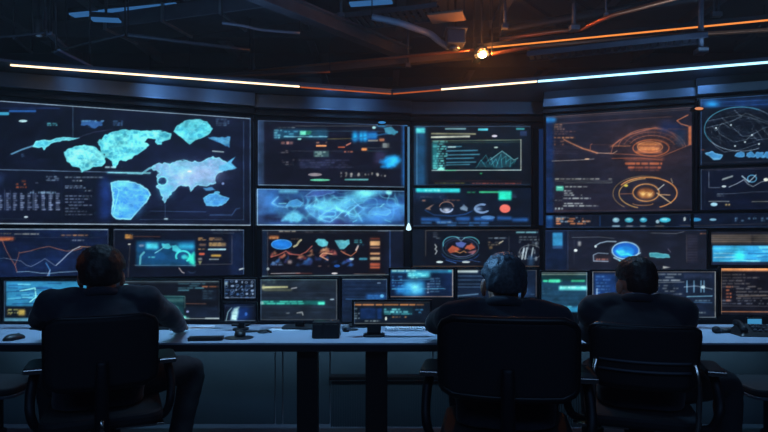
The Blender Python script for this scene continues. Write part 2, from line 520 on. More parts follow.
    c.text(30, 191.5, 58, (120, 150, 180), 1, 2, 2, 28)
    c.text(65, 176.6, 104, (120, 136, 156), 1, 2, 1.4, 29, 1, .95); c.text(72, 180, 82, (170, 184, 200), 1, 2, 1.4, 30)
    c.text(65, 185.4, 97, (120, 138, 166), 2, 1.8, 1.2, 31, .9, .95); c.text(85, 190, 92, (170, 184, 200), 1, 2, 1.3, 32)
    for k, w in enumerate((26, 24, 18, 26, 12, 22, 26)):
        c.text(65, 195.4 + k * 3.1, 66 + w, (120, 134, 164), 1, 2, 1.1, 33 + k, .85, .97)
    c.ell(26, 217, 2, .9, (170, 184, 200)); c.line([(62, 175), (62, 220)], (50, 66, 104), .5, .6)
    return c
PIC['world_map'] = draw_world_map

def draw_console():
    c = Cv(254, 116, 412, 190, (19, 20, 40))
    c.put(np.clip(c.noise(40, 24, 5) - .4, 0, 1), (30, 30, 58), .7)
    c.rect(257, 119, 263.5, 187, (56, 84, 124), .6, 2.5); c.line([(263, 120), (263, 186)], (70, 100, 140), .6, .7)
    c.rect(402.5, 119, 409, 187, (34, 104, 176), .85, 2.5)  # bezel reflection painted into the picture as a blue strip
    c.line([(296, 126), (392, 126)], (112, 116, 112), .8, .8); c.text(276, 127, 295, (130, 140, 140), 1, 2, 1, 1)
    c.rect(274, 129, 328, 139, (28, 74, 104), .8, 2)
    c.text(274, 129.6, 282, (120, 190, 206), 4, 2.4, 1.5, 2); c.text(284, 131, 326, (74, 150, 180), 3, 2.3, 1.2, 3, .9)
    c.line([(284, 136.7), (327, 136.7)], (140, 196, 216), .9, .9); c.line([(296, 131), (390, 131.4)], (60, 100, 130), .7, .8)
    c.rect(300, 131, 306, 135, (112, 226, 196), 1, .8); c.rect(306, 131, 311, 134.5, (40, 130, 90), .8, 1); c.ell(299.5, 139, 2, 1, (140, 210, 214))
    c.line([(328, 139), (352, 138.6)], (120, 110, 60), 1, .8)
    c.rect(352, 132, 377, 141, (20, 70, 140), .8, 2)
    for x, w in ((355, 2.6), (361, 1.6), (365, 2.4)):
        c.blob(x, 136.6, w, 4.4, (40, 176, 240), 1)
    c.rect(368, 133, 377, 138, (34, 126, 200), .8, 1.4); c.quad(352, 139, 398, 132, 1.6, (36, 96, 150), .7)
    c.poly([(384, 128), (391, 127), (398, 132), (394, 135), (385, 133)], (64, 140, 170), .85, 1, 6)
    c.ell(374, 127.6, 1.9, 1.3, (150, 196, 206)); c.rect(377, 119, 386, 127, (42, 126, 180), .75, 2)
    c.text(281, 141.4, 293, (188, 130, 120), 1, 2, 3, 9, .8, 1, (3, 5)); c.text(316, 142, 327, (200, 140, 110), 1, 2, 1.2, 10); c.rect(316, 145, 326.5, 146.6, (224, 146, 96), .95)
    c.text(281, 150, 290, (150, 140, 146), 2, 1.8, 1.4, 11); c.line([(291, 151), (342, 151)], (92, 96, 110), .6, .7)
    c.rect(313.5, 151, 329, 157, (60, 90, 96), .75, .8); c.text(315, 151.6, 329, (160, 186, 180), 3, 1.9, 1.1, 12)
    c.rect(338, 146.5, 345, 147.8, (190, 92, 60), .9); c.quad(346, 145.4, 351, 143, 1.6, (200, 120, 100), .9); c.text(344, 151, 353, (210, 120, 84), 1, 2, 1.5, 13)
    c.rect(361.5, 148, 367, 150.6, (226, 140, 80), .95, .8); c.line([(367, 148), (392, 147.6)], (96, 110, 120), .7, .8); c.line([(367, 151), (388, 151)], (60, 120, 130), .8, .7)
    c.rect(368, 139.8, 378, 141.4, (150, 140, 126), .85); c.rect(379, 138.4, 384.5, 141.4, (190, 120, 84), .8, 1); c.rect(382, 143, 389.5, 147.6, (110, 116, 120), .8, 1); c.text(383, 143.6, 389, (170, 176, 180), 3, 1.5, .9, 14)
    c.text(282, 159.4, 300, (130, 124, 136), 3, 2.2, 1.2, 15); c.rect(300, 160, 327, 168, (44, 52, 90), .55, 3)
    c.text(300, 159.6, 378, (84, 88, 124), 4, 2.3, 1.3, 16, .6, .7, (2, 7))
    c.rect(374, 151, 386, 165, (60, 56, 96), .6, 3)
    c.poly([(380, 162), (386, 158), (392, 155.4), (399, 156), (399.5, 160), (394, 166), (388, 168.6), (381, 167.5), (386, 164)], (30, 150, 236), 1, 2, 17, soft=2.2)
    c.blob(393, 161, 6, 5, (60, 186, 250), .8)
    c.ell(315, 174.6, 7, 1.6, (150, 138, 146), None, .85); c.ell(320, 180, 10, 1.1, (96, 190, 160)); c.rect(344.5, 178.9, 368.5, 180.3, (110, 196, 196), .95, .8)
    r = random.Random(8)
    x = 340
    while x < 384:                                    # a row of pale blocks, as unreadable as the photograph's
        w = r.choice((1.2, 2.2, 3.6, 3.2))
        for q in range(int(w * 2)):
            yy = r.uniform(172, 176)
            c.rect(x + r.uniform(0, w * .6), yy, x + r.uniform(w * .6, w), yy + r.uniform(.6, 1.6), (186, 182, 178), .8, .9)
        x += w + r.uniform(1.2, 2.6)
    return c
PIC['console'] = draw_console

def draw_blue_network():
    c = Cv(252, 184, 410, 230, (36, 62, 112))
    n = c.noise(22, 12, 7) * .6 + c.noise(9, 6, 8) * .4
    c.put(np.clip((n - .42) * 2.4, 0, 1), (56, 116, 190), .9); c.put(np.clip((.4 - n) * 3, 0, 1), (24, 30, 70), .8)
    c.rect(257, 189, 266, 226, (78, 108, 160), .45, 6)
    c.blob(272, 218, 12, 5, (30, 32, 66), .9); c.blob(340, 222, 12, 6, (36, 36, 84), .7); c.rect(388, 189, 404, 198, (16, 30, 66), .85, 4); c.blob(332, 195, 20, 4, (26, 44, 98), .8)
    b1, b2 = (100, 190, 222), (130, 214, 232)
    band = np.clip(1.25 - ((c.Y - 207 + (c.X - 330) * .03) / 15) ** 2, 0, 1) * c.ramp(c.X - 296, 30) * c.ramp(401 - c.X, 10)
    for q, (sx, sy, w_) in enumerate(((26, 13, 8), (15, 9, 9), (10, 6, 11))):
        rg = (1 - np.abs(2 * c.noise(sx, sy, 31 + q) - 1)) ** w_
        c.put(rg * band, (112, 212, 238), .62)
    c.put(np.clip((c.noise(30, 14, 41) - .45) * 2.6, 0, 1) * band, (92, 160, 220), .55)
    c.rect(279, 189.4, 298, 193, (92, 168, 204), .85, 1.6)
    c.poly([(286, 206), (290, 200.5), (297, 199), (303, 203), (300, 206.5), (292, 207)], (70, 146, 208), .8, 1, 3, (110, 180, 216), .5)
    c.poly([(282, 221), (286, 215), (292, 211), (298, 212), (304, 217), (300, 222)], b1, .95, 1.6, 5, soft=1.6, tex=.5, c2=(90, 180, 226))
    c.line([(278, 197), (272, 203), (278, 206.4), (287, 207.4)], (120, 190, 226), 1, .8, 1.5); c.line([(279, 203.6), (286, 203.4)], b2, 1.2, .8)
    c.poly([(303, 197), (313, 190), (328, 189), (336, 192), (322, 196)], (58, 84, 150), .8, 1, 6, (110, 170, 214), .6)
    c.poly([(306, 208), (309, 199), (307, 206), (318, 204), (322, 200), (333, 203), (344, 199), (358, 190), (372, 188.5), (388, 190), (391, 194), (380, 193),
            (370, 198), (360, 203), (345, 208), (334, 207), (322, 211)], (96, 196, 232), .75, 3, 7, soft=2.4, tex=.6, c2=(70, 150, 214))
    c.blob(364, 193, 11, 4, (120, 230, 238), .8); c.ell(389, 192, 3, 2.4, (150, 240, 240), None, .8, soft=2); c.blob(330, 206, 14, 4, (110, 206, 238), .7)
    c.line([(319, 217), (326, 212), (334, 208), (343, 211), (336, 218), (330, 222), (323, 220), (319, 217)], b2, .9, .6, 2)
    c.line([(306, 208), (309, 213), (318, 219), (325, 222)], b1, .8, .5, 1.5); c.line([(306, 208), (312, 203), (316, 200), (314, 206), (320, 208)], b2, .8, .5, 1.5)
    c.ell(355, 211, 9, 5.6, (100, 180, 226), .9, .7); c.line([(345, 216), (351, 210), (358, 205), (364, 209), (358, 214), (362, 221)], (120, 200, 236), .9, .7, 1.2)
    c.poly([(356, 206), (370, 199), (390, 200), (400, 206), (402, 220), (388, 224), (364, 222)], (60, 116, 190), .55, 2, 8, soft=2)
    c.poly([(368, 212), (372, 208), (381, 206), (389, 209), (392, 213), (386, 216), (376, 214), (370, 215)], (88, 164, 220), .4, 1.5, 9, b2, .7)
    c.line([(384, 204), (380, 207)], b2, 1.2, .8); c.line([(344, 203), (352, 199), (360, 207), (367, 208)], (130, 206, 236), .8, .6)
    c.line([(385, 220), (391, 222)], b1, 1, .8); c.line([(353, 222), (357, 220)], b1, 1.2, .8)
    return c
PIC['blue_network'] = draw_blue_network

def draw_teal_terminal():
    c = Cv(408, 120, 536, 190, (14, 21, 36))
    c.rect(414, 126, 426, 187, (30, 78, 120), .75, 3); c.line([(417, 128), (417, 186)], (96, 146, 180), .8, .8)
    c.rect(416, 128, 425, 133, (84, 200, 208), .95, 1.2); c.rect(445, 128, 466, 129.6, (126, 170, 180), .85); c.rect(478, 128.4, 488, 130.6, (84, 190, 214), .9); c.rect(516, 128, 524.5, 129.8, (60, 150, 156), .85); c.rect(520, 131, 527, 136, (40, 56, 96), .8)
    c.quad(431, 133.6, 476, 134, 1.6, (150, 146, 120), .85); c.quad(431, 137.2, 470, 136.4, 1.8, (196, 198, 186), .95); c.ell(494.5, 136, 2.8, 1.1, (184, 176, 196))
    c.rect(432, 139.6, 521, 170, (13, 28, 44), .9)
    c.line([(432, 141), (521, 139.8)], (116, 128, 104), 1, .9); c.line([(432, 143), (521, 142)], (64, 92, 76), .8, .8); c.line([(521, 139.8), (521, 170)], (160, 164, 158), 1.1, .95); c.line([(432, 170.4), (521, 170)], (190, 214, 214), 1, .95)
    c.rect(432, 143, 438, 169, (44, 130, 140), .7, 1.5)
    c.text(433, 141, 448, (110, 206, 206), 12, 2.4, 1.4, 2, .9, .9, (1.2, 6))
    for y, x in ((147, 462), (151, 478), (155, 480), (158.6, 474), (162.6, 476), (165, 470)):
        c.quad(446, y, x, y - .6, 1.1, (70, 134, 160), .85)
    c.rect(448, 146.4, 456, 147.6, (170, 196, 200), .9)
    c.poly([(476, 167), (482, 161), (488, 163), (495, 156), (502, 151), (508, 155), (515, 160), (512, 166), (500, 168), (488, 168)], (30, 70, 88), .8, 2, 5)
    c.line([(490, 160), (502, 151), (514, 160), (518, 158)], (130, 190, 200), .9, .9); c.ell(496, 147.4, 2, .8, (170, 190, 190))
    for k in range(8):
        c.line([(476 + k * 5, 168 - (k * 7) % 9), (481 + k * 5, 160 - (k * 5) % 7), (486 + k * 4, 167 - (k * 3) % 6)], (76, 170, 184), .7, .75)
    c.poly([(437, 170), (441, 166.5), (445, 170)], (120, 226, 196), .95); c.line([(446, 170.4), (456, 170.4)], (80, 200, 150), 1.1, .8); c.ell(481, 173.5, 1.4, .9, (40, 130, 90))
    c.text(432, 182.6, 470, (150, 136, 70), 1, 2, 1.2, 8, .8); c.text(472, 182.8, 522, (206, 96, 84), 1, 2, 1.3, 9, .85, .9); c.line([(432, 180.6), (522, 181)], (100, 44, 40), .7, .7)
    return c
PIC['teal_terminal'] = draw_teal_terminal

def draw_status_icons():
    c = Cv(408, 184, 536, 230, (14, 24, 46))
    c.rect(413, 186, 446, 200, (24, 44, 78), .6, 3)
    c.quad(416, 190, 460, 190.4, 4.2, (50, 196, 206), .95, 1.2); c.text(422, 189.4, 440, (150, 236, 236), 1, 2, 2, 1)
    c.text(459, 191.6, 484, (50, 200, 130), 1, 2, 1.4, 2); c.rect(479, 191.2, 499, 193, (60, 180, 130), .9)
    c.rect(498.5, 191, 511.5, 200, (44, 222, 194), 1, 1.4); c.text(512, 194.6, 519, (70, 84, 120), 2, 1.8, 1, 3)
    c.text(420, 196.4, 448, (84, 84, 104), 1, 2, .9, 4); c.text(422, 199.8, 434, (166, 116, 96), 1, 2, 1.6, 5); c.text(438, 199.6, 460, (130, 84, 70), 1, 2, 1.2, 6)
    c.poly([(425, 209), (430, 206), (434, 204.4), (430, 208), (431, 210)], (150, 116, 108), .9)
    c.ell(446.5, 207, 7, 5.2, (168, 120, 100), 1, .85, 0, 180); c.ell(446.5, 208.5, 6, 3.8, (150, 166, 206), 1.7, .9, 180, 359); c.blob(446.5, 210, 4, 2, (190, 196, 220), .9)
    c.poly([(460, 208), (464, 204), (468, 208), (467, 211), (461, 210)], (110, 130, 158), .9, 1, 3)
    c.ell(482, 208.5, 7, 4, (120, 146, 190), 2.2, .85, 60, 330); c.blob(478, 209, 3.6, 2.4, (130, 156, 200), .8)
    c.ell(505, 208.6, 5.4, 4.2, (226, 108, 98), None, 1, soft=1)
    c.line([(425, 210), (434, 215), (452, 216), (466, 214), (472, 211)], (30, 66, 120), 1.4, .9)
    for x0, x1, y in ((421, 440, 217.6), (436, 452, 220), (456, 470, 217), (474, 494, 217), (497, 512, 216.4), (512, 528, 218)):
        c.rect(x0, y, x1, y + 3.6, (38, 84, 150), .9, 1.5)
    c.text(421, 222, 530, (50, 100, 160), 2, 2.4, 1.8, 8, .8, .8, (3, 11)); c.text(437, 221.6, 452, (130, 160, 190), 1, 2, 1.4, 9); c.ell(488, 217.4, 7, 1.8, (76, 120, 178), None, .8)
    return c
PIC['status_icons'] = draw_status_icons

def draw_orange_radar():
    c = Cv(540, 102, 698, 216, (31, 31, 50))
    c.put(np.clip(c.noise(50, 30, 9) - .3, 0, 1), (46, 40, 58), .7); c.blob(650, 146, 44, 26, (74, 48, 48), .6)
    o1, o2, o3 = (150, 88, 66), (190, 118, 78), (104, 68, 64)
    c.rect(545, 112, 553.5, 213, (18, 42, 88), .85, 2); c.rect(545, 117, 556, 122, (40, 120, 190), .9, 2)
    c.line([(553, 118), (612, 114.4), (690, 109.4)], (98, 76, 74), .8, .8); c.line([(556, 124), (596, 121.4), (672, 116.6)], (120, 82, 74), .8, .8)
    c.text(554, 124, 568, (170, 128, 110), 3, 2.2, 1.4, 1, .8); c.text(554, 131, 576, (128, 90, 84), 2, 2.4, 1, 2); c.text(554, 137, 575, (200, 132, 86), 1, 2, 1.3, 3, .95, .95); c.text(554, 140.8, 570, (150, 96, 74), 2, 3, 1.2, 4)
    for y in (146, 148, 151, 153): c.line([(553, y), (578, y + .4)], (96, 84, 100), .5, .5)
    c.line([(564, 139.6), (572, 143.6), (583, 148.6), (590, 150.6), (597, 153)], o2, 1.1, .95, 1.5); c.line([(590, 151), (590.6, 144.6), (592, 144)], o1, .9, .9)
    c.line([(592, 144.6), (620, 145)], o3, .6, .8); c.line([(597, 153), (613, 153.4), (617, 151)], (190, 150, 126), .9, .9); c.line([(611, 153), (613, 145.6), (620, 139.6)], o1, 1, .9)
    c.line([(552, 161), (580, 160), (594, 159)], (150, 140, 140), .9, .85); c.ell(587, 159, 2.4, .6, (214, 170, 140))
    # dome of arcs
    c.line([(611, 146.4), (620, 140), (630, 134.6), (642, 131), (655, 127.6), (664, 129), (673, 134), (680, 141), (683, 146)], o1, 1.2, .8, 2)
    for k, (rx, ry) in enumerate(((34, 21), (29, 17.5), (24, 14), (19, 10.5))):
        c.ell(652, 149.5, rx, ry, (124, 74, 58) if k % 2 else (156, 92, 66), .8, .8, 8 + 6 * k, 172 - 8 * k)
    c.ell(651, 148, 18, 8, (150, 82, 54), 1.3, .9); c.ell(650, 147, 12.5, 5.4, (150, 80, 50), None, .55, soft=4); c.ell(650, 147, 12.5, 5.4, (190, 120, 78), .8, .9); c.text(638, 144, 662, (206, 130, 84), 3, 2.6, 1, 61, .7, .8)
    c.rect(637, 143, 661, 145, (220, 138, 84), .7, 1.5); c.rect(639, 147.4, 660, 149.6, (224, 144, 88), .75, 1.5); c.rect(636, 151, 662, 153, (184, 104, 66), .8, 1.5)
    for k in range(12):
        an = math.radians(20 + k * 13)
        c.line([(652 + 22 * math.cos(an), 149 - 12 * math.sin(an)), (652 + 31 * math.cos(an), 149 - 19 * math.sin(an))], o3, .7, .8)
    c.line([(610, 153.6), (630, 154.4), (660, 157), (690, 144.6)], o1, 1, .8); c.line([(612, 146), (630, 146)], o2, 1, .7); c.line([(612, 158.4), (640, 158), (662, 160)], (170, 92, 66), 1, .8)
    c.rect(624, 158, 664, 160.4, (128, 72, 60), .7, 1.4)
    c.text(625, 162.4, 662, (206, 108, 68), 1, 2, 2.4, 6, .95, .98, (4, 12)); c.text(628, 166.4, 661, (190, 96, 64), 1, 2, 2.2, 7, .9, .98, (4, 12)); c.text(627, 169.4, 660, (110, 66, 62), 1, 2, 1.6, 8)
    c.rect(660, 122, 684, 133, (26, 40, 82), .75, 4); c.rect(676, 130, 685, 146, (28, 52, 84), .6, 3)
    c.line([(688, 115), (677, 120.6), (681, 124), (688, 126)], (206, 122, 80), 1.2, .9); c.rect(688.4, 126, 691.4, 145, (180, 100, 66), .9, .8); c.line([(668, 129), (687, 129)], o3, .8, .8); c.line([(684, 116), (691, 112)], (70, 60, 84), .8, .8)
    c.line([(613, 162), (613, 178)], (52, 50, 70), .8, .6); c.line([(612, 120), (612, 150)], (48, 44, 64), .7, .6)
    # round gauge
    y1 = (176, 134, 80)
    c.ell(645, 193.6, 32, 17.4, (120, 96, 70), 1, .9, 60, 230); c.ell(647, 193, 30, 15.6, (196, 128, 74), 1.3, .95, 295, 150); c.ell(648, 193.6, 29, 15, y1, 1.1, .9, 95, 250)
    c.ell(646, 192.6, 13, 8.6, (190, 130, 74), 1.1, .95, glow=1.6); c.ell(646, 193.4, 9, 5.6, (140, 80, 44), None, .85, soft=3); c.blob(643, 194, 2.6, 2.6, (240, 190, 120), .9); c.blob(649.6, 194.6, 2.8, 2.4, (240, 190, 120), .9)
    c.line([(639, 192), (643, 195), (647, 192), (650, 195), (653, 192)], (230, 200, 160), .6, .7)
    c.line([(657, 193), (671, 203)], (226, 190, 150), 1.2, .9); c.line([(658, 189.6), (664, 184.6)], (196, 196, 190), 1.1, .9); c.line([(659, 194.6), (670, 195)], (200, 150, 100), 1.1, .9)
    c.line([(620, 194), (633, 193.6)], (160, 96, 60), .9, .9); c.ell(626, 185.6, 2, 1.2, (190, 170, 70)); c.ell(643, 203.4, 10, 2, (160, 110, 70), 1, .8, 180, 359); c.line([(671, 178.6), (672.6, 183)], (170, 150, 120), .9, .9)
    # list
    c.text(555, 178.4, 612, (190, 190, 180), 1, 2, 1.1, 11, .95, .97, (2, 7)); c.line([(555, 181), (612, 181), (612, 182.8), (564, 182.8)], (116, 122, 124), .7, .85)
    c.rect(556, 186, 563.6, 190.8, (74, 170, 152), .95, .8); c.rect(557.5, 187, 562, 188, (150, 220, 200), .8)
    for y, x0, x1 in ((186.2, 565, 595), (190.3, 564, 578), (192.6, 564, 580), (194.6, 564, 582), (197.8, 563, 590.5), (203, 564, 583), (205.3, 563, 598)):
        c.text(x0, y, x1, (190, 198, 196), 1, 2, 1.05, int(y), .95, .96, (2, 7))
    c.text(555, 199.6, 562, (120, 126, 140), 1, 2, 1.4, 13); c.text(555, 207.6, 563, (190, 204, 210), 1, 2, 2, 14); c.line([(554, 211), (692, 209.6)], (96, 72, 70), .7, .8)
    return c
PIC['orange_radar'] = draw_orange_radar

def draw_icon_strip():
    c = Cv(540, 208, 800, 234, (13, 22, 46))
    c.rect(545, 214, 553, 230, (22, 60, 116), .8, 2); c.rect(547, 216, 553, 219, (60, 120, 176), .7, 1.5)
    c.rect(554, 216, 600, 226, (20, 26, 48), .9, 1); c.rect(556, 217, 563, 220.6, (92, 120, 140), .8, 1)
    c.text(556, 218, 598, (206, 124, 78), 3, 2.4, 1.6, 3, .9, .75, (2, 7)); c.text(556, 217, 598, (150, 170, 190), 2, 4, 1.3, 4, .8, .5)
    c.line([(545, 215), (692, 213.6)], (60, 66, 84), .8, .8); c.line([(600, 216), (600, 226)], (30, 70, 130), 1, .9)
    for x, rx, col in ((616, 3.4, (128, 170, 196)), (629, 4.2, (64, 168, 196)), (643.4, 3.6, (60, 160, 196)), (665, 5.6, (60, 178, 210))):
        c.ell(x, 220, rx, 2.4, col, None, .95, soft=1.2); c.ell(x - .6, 219.4, rx * .5, 1, (176, 226, 232), None, .6)
    for x0, x1, col in ((612, 620, (160, 190, 210)), (626, 633, (120, 120, 130)), (640, 646, (120, 130, 140)), (655, 664, (120, 110, 110))):
        c.rect(x0, 225.4, x1, 226.9, col, .85, .8)
    c.ell(657.6, 221.6, 1.8, 1.8, (140, 170, 190)); c.ell(684.6, 219, 1.2, 2, (150, 160, 170)); c.line([(680, 225), (690, 225)], (110, 100, 100), .7, .8)
    c.ell(695.6, 219.6, 5.6, 1.8, (48, 128, 178), None, .9, soft=1.2); c.ell(713, 219.6, 3.4, 1.2, (120, 170, 200), None, .85, soft=1)
    for x in (735, 741, 748, 753, 761, 766, 774):
        c.text(x, 217.6, x + 4, (110, 150, 184), 2, 2.2, 1.7, int(x), .85, .9, (1, 3))
    c.line([(690, 225.6), (800, 223)], (90, 80, 84), .7, .8); c.line([(690, 230), (800, 228)], (36, 50, 84), .9, .8)
    c.text(690, 229.6, 704, (110, 124, 140), 1, 2, 1, 9)
    return c
PIC['icon_strip'] = draw_icon_strip

def draw_globe_mesh():
    c = Cv(694, 88, 812, 170, (14, 20, 38))
    c.rect(699, 98, 800, 107, (20, 48, 98), .8, 3); c.blob(712, 104, 7, 3.4, (40, 146, 220), .95); c.line([(700, 107), (800, 103)], (40, 84, 150), .8, .8); c.line([(699, 103), (800, 98.6)], (50, 90, 150), .8, .7)
    pale = (150, 168, 188)
    c.ell(741, 129, 36.5, 22, (70, 140, 170), 1, .9, 60, 215); c.ell(741, 129, 36.5, 22, pale, .8, .8, 215, 300); c.ell(741, 129, 36.5, 22, (140, 160, 190), .7, .8, 0, 60)
    for k in range(9):
        t = -30 + k * 8
        c.line([(741 + t - 8, 129 - 20 * math.sqrt(max(0, 1 - ((t - 8) / 37) ** 2))), (741 + t + 14, 129 + 21 * math.sqrt(max(0, 1 - (min(36, t + 14) / 37) ** 2)))], (70, 88, 116), .5, .6)
        c.line([(706 + k * 3, 118 + k * 4), (760 + k * 2, 108 + k * 4.6)], (66, 84, 114), .5, .5)
    for pts in ([(706, 128), (722, 124), (734, 120), (746, 113), (768, 122), (800, 130)], [(708, 121), (728, 117), (740, 115), (752, 118), (768, 124)],
                [(722, 118), (731, 126), (742, 136), (752, 136)], [(716, 128), (720, 134), (734, 142), (746, 140), (752, 135), (764, 128), (790, 122)],
                [(752, 135), (757, 140), (775, 138), (800, 140)], [(756, 130), (762, 138)], [(762, 128), (768, 135)], [(712, 126), (716, 131), (722, 123), (729, 127)],
                [(708, 136), (716, 147), (724, 152), (740, 150), (760, 143)], [(734, 110), (742, 117), (730, 122)]):
        c.line(pts, pale, .6, .7)
    r = random.Random(6)
    for k in range(34):
        an, q = r.uniform(0, 6.28), r.uniform(.1, .95)
        x, y = 741 + 35 * q * math.cos(an), 129 + 21 * q * math.sin(an)
        an += r.uniform(.2, .9); q = min(.97, q + r.uniform(-.3, .3))
        c.line([(x, y), (741 + 35 * q * math.cos(an), 129 + 21 * q * math.sin(an))], pale, .4, .5)
    for x, y in ((735, 146), (759, 144), (716, 128), (731, 125), (752, 135), (745, 142)):
        c.ell(x, y, .9, .8, (190, 206, 220))
    b = (62, 128, 186)
    c.poly([(705, 153), (712, 151.4), (718, 154), (723, 155), (720, 159), (713, 159.4), (708, 156)], b, .95, 1.5, 3, (120, 180, 220), .8)
    for x in (735, 745, 754, 763, 774, 790):
        c.poly([(x, 156), (x + 2, 152.6), (x + 6, 151.4), (x + 9, 153), (x + 10, 157), (x + 4, 158)], b, .85, 2, int(x), (96, 160, 206), .6)
    c.line([(700, 150), (704, 150)], (160, 90, 70), 1, .8); c.line([(700, 163), (800, 160)], (56, 60, 80), .8, .8)
    return c
PIC['globe_mesh'] = draw_globe_mesh

def draw_side_chart():
    c = Cv(694, 164, 812, 214, (14, 20, 44))
    c.line([(705, 171), (800, 168)], (60, 66, 86), .7, .8); c.line([(709, 172), (709, 187.6), (720, 187.6)], (110, 120, 140), .9, .85)
    c.line([(729, 187), (737, 183.6), (744, 179.6), (748, 184), (753, 186.6), (761, 182), (768, 180.4), (790, 184)], (150, 160, 176), 1, .9)
    c.quad(722, 179.6, 733, 176, 1.8, (140, 150, 156), .85); c.ell(724, 186.4, 2.2, 1, (170, 180, 190)); c.ell(752, 178.6, 4.4, 3.4, (90, 160, 206), 1.3, .9); c.line([(742, 176), (749, 182), (756, 175)], (180, 206, 224), 1.2, .9); c.ell(766, 179.6, 2.4, 1.6, (214, 214, 206))
    c.line([(717, 194), (733, 193.6), (752, 192), (800, 191)], (90, 100, 120), .8, .8); c.text(717, 193.6, 732, (96, 104, 116), 2, 1.8, 1.1, 3)
    c.line([(709, 201.4), (729, 201.4)], (160, 164, 164), .9, .85); c.line([(752, 201.6), (800, 201)], (150, 150, 140), 1, .8); c.ell(714, 204.4, 3.4, 1.8, (160, 206, 232), None, .95, soft=1); c.text(720, 203.8, 730, (200, 170, 110), 1, 2, 1.8, 6)
    c.line([(705, 186), (705, 206)], (50, 60, 90), .7, .7)
    return c
PIC['side_chart'] = draw_side_chart

def draw_line_chart():
    c = Cv(-24, 226, 112, 282, (15, 24, 54))
    c.put(np.clip(c.noise(40, 26, 4) - .4, 0, 1), (22, 42, 92), .8); c.blob(45, 262, 40, 14, (22, 44, 92), .6)
    c.text(-20, 233, 12, (130, 120, 100), 1, 2, 1.2, 1); c.text(14, 233.4, 39, (184, 180, 170), 1, 2, 1.2, 2, .9, .95, (3, 8)); c.text(61, 234.6, 88, (190, 130, 84), 1, 2, 1.3, 3, .9, .95, (3, 7))
    c.line([(0, 237.4), (100, 237.4)], (60, 66, 88), .6, .7); c.text(72, 239.6, 85, (140, 146, 160), 1, 2, 1.4, 4); c.rect(-12, 237, 14, 240.4, (170, 84, 48), .8, 1.5); c.quad(0, 240, 10, 239, 2, (160, 90, 56), .9)
    og, w = (150, 92, 80), (140, 152, 176)
    c.line([(-16, 250), (-6, 240), (2, 240), (6, 250), (11, 259), (15, 265), (17, 272)], og, 1, .9); c.line([(15, 265), (18.6, 256), (19, 252)], og, .9, .85)
    c.line([(19, 253), (30, 251), (40, 248), (49, 246.4), (58, 249), (66, 251), (74, 250.6), (82, 248)], (168, 100, 72), .9, .85); c.line([(72, 250), (80, 246.6), (90, 247), (108, 249)], (176, 120, 76), 1, .9)
    c.line([(-18, 262), (4, 258), (21, 261), (26, 265), (31, 266.6), (38, 263), (45, 258.6), (50, 262), (55, 265.6)], (116, 128, 156), .8, .9)
    c.line([(56, 265.4), (62, 260), (68, 254), (73, 250), (80, 246.6)], w, 1.2, .95); c.line([(46, 263), (50, 270), (49, 276)], (70, 130, 190), 1.2, .9)
    c.line([(17, 272), (28, 271.4), (40, 273), (50, 273.4), (60, 272.2), (72, 271.6), (100, 270)], (120, 150, 176), .9, .95); c.line([(50, 270), (47, 277)], w, 1, .9)
    c.grid(20, 243, 100, 276, 6, 4, (50, 70, 116), .35); c.rect(-16, 250, 2, 262, (24, 60, 116), .6, 4)
    return c
PIC['line_chart'] = draw_line_chart

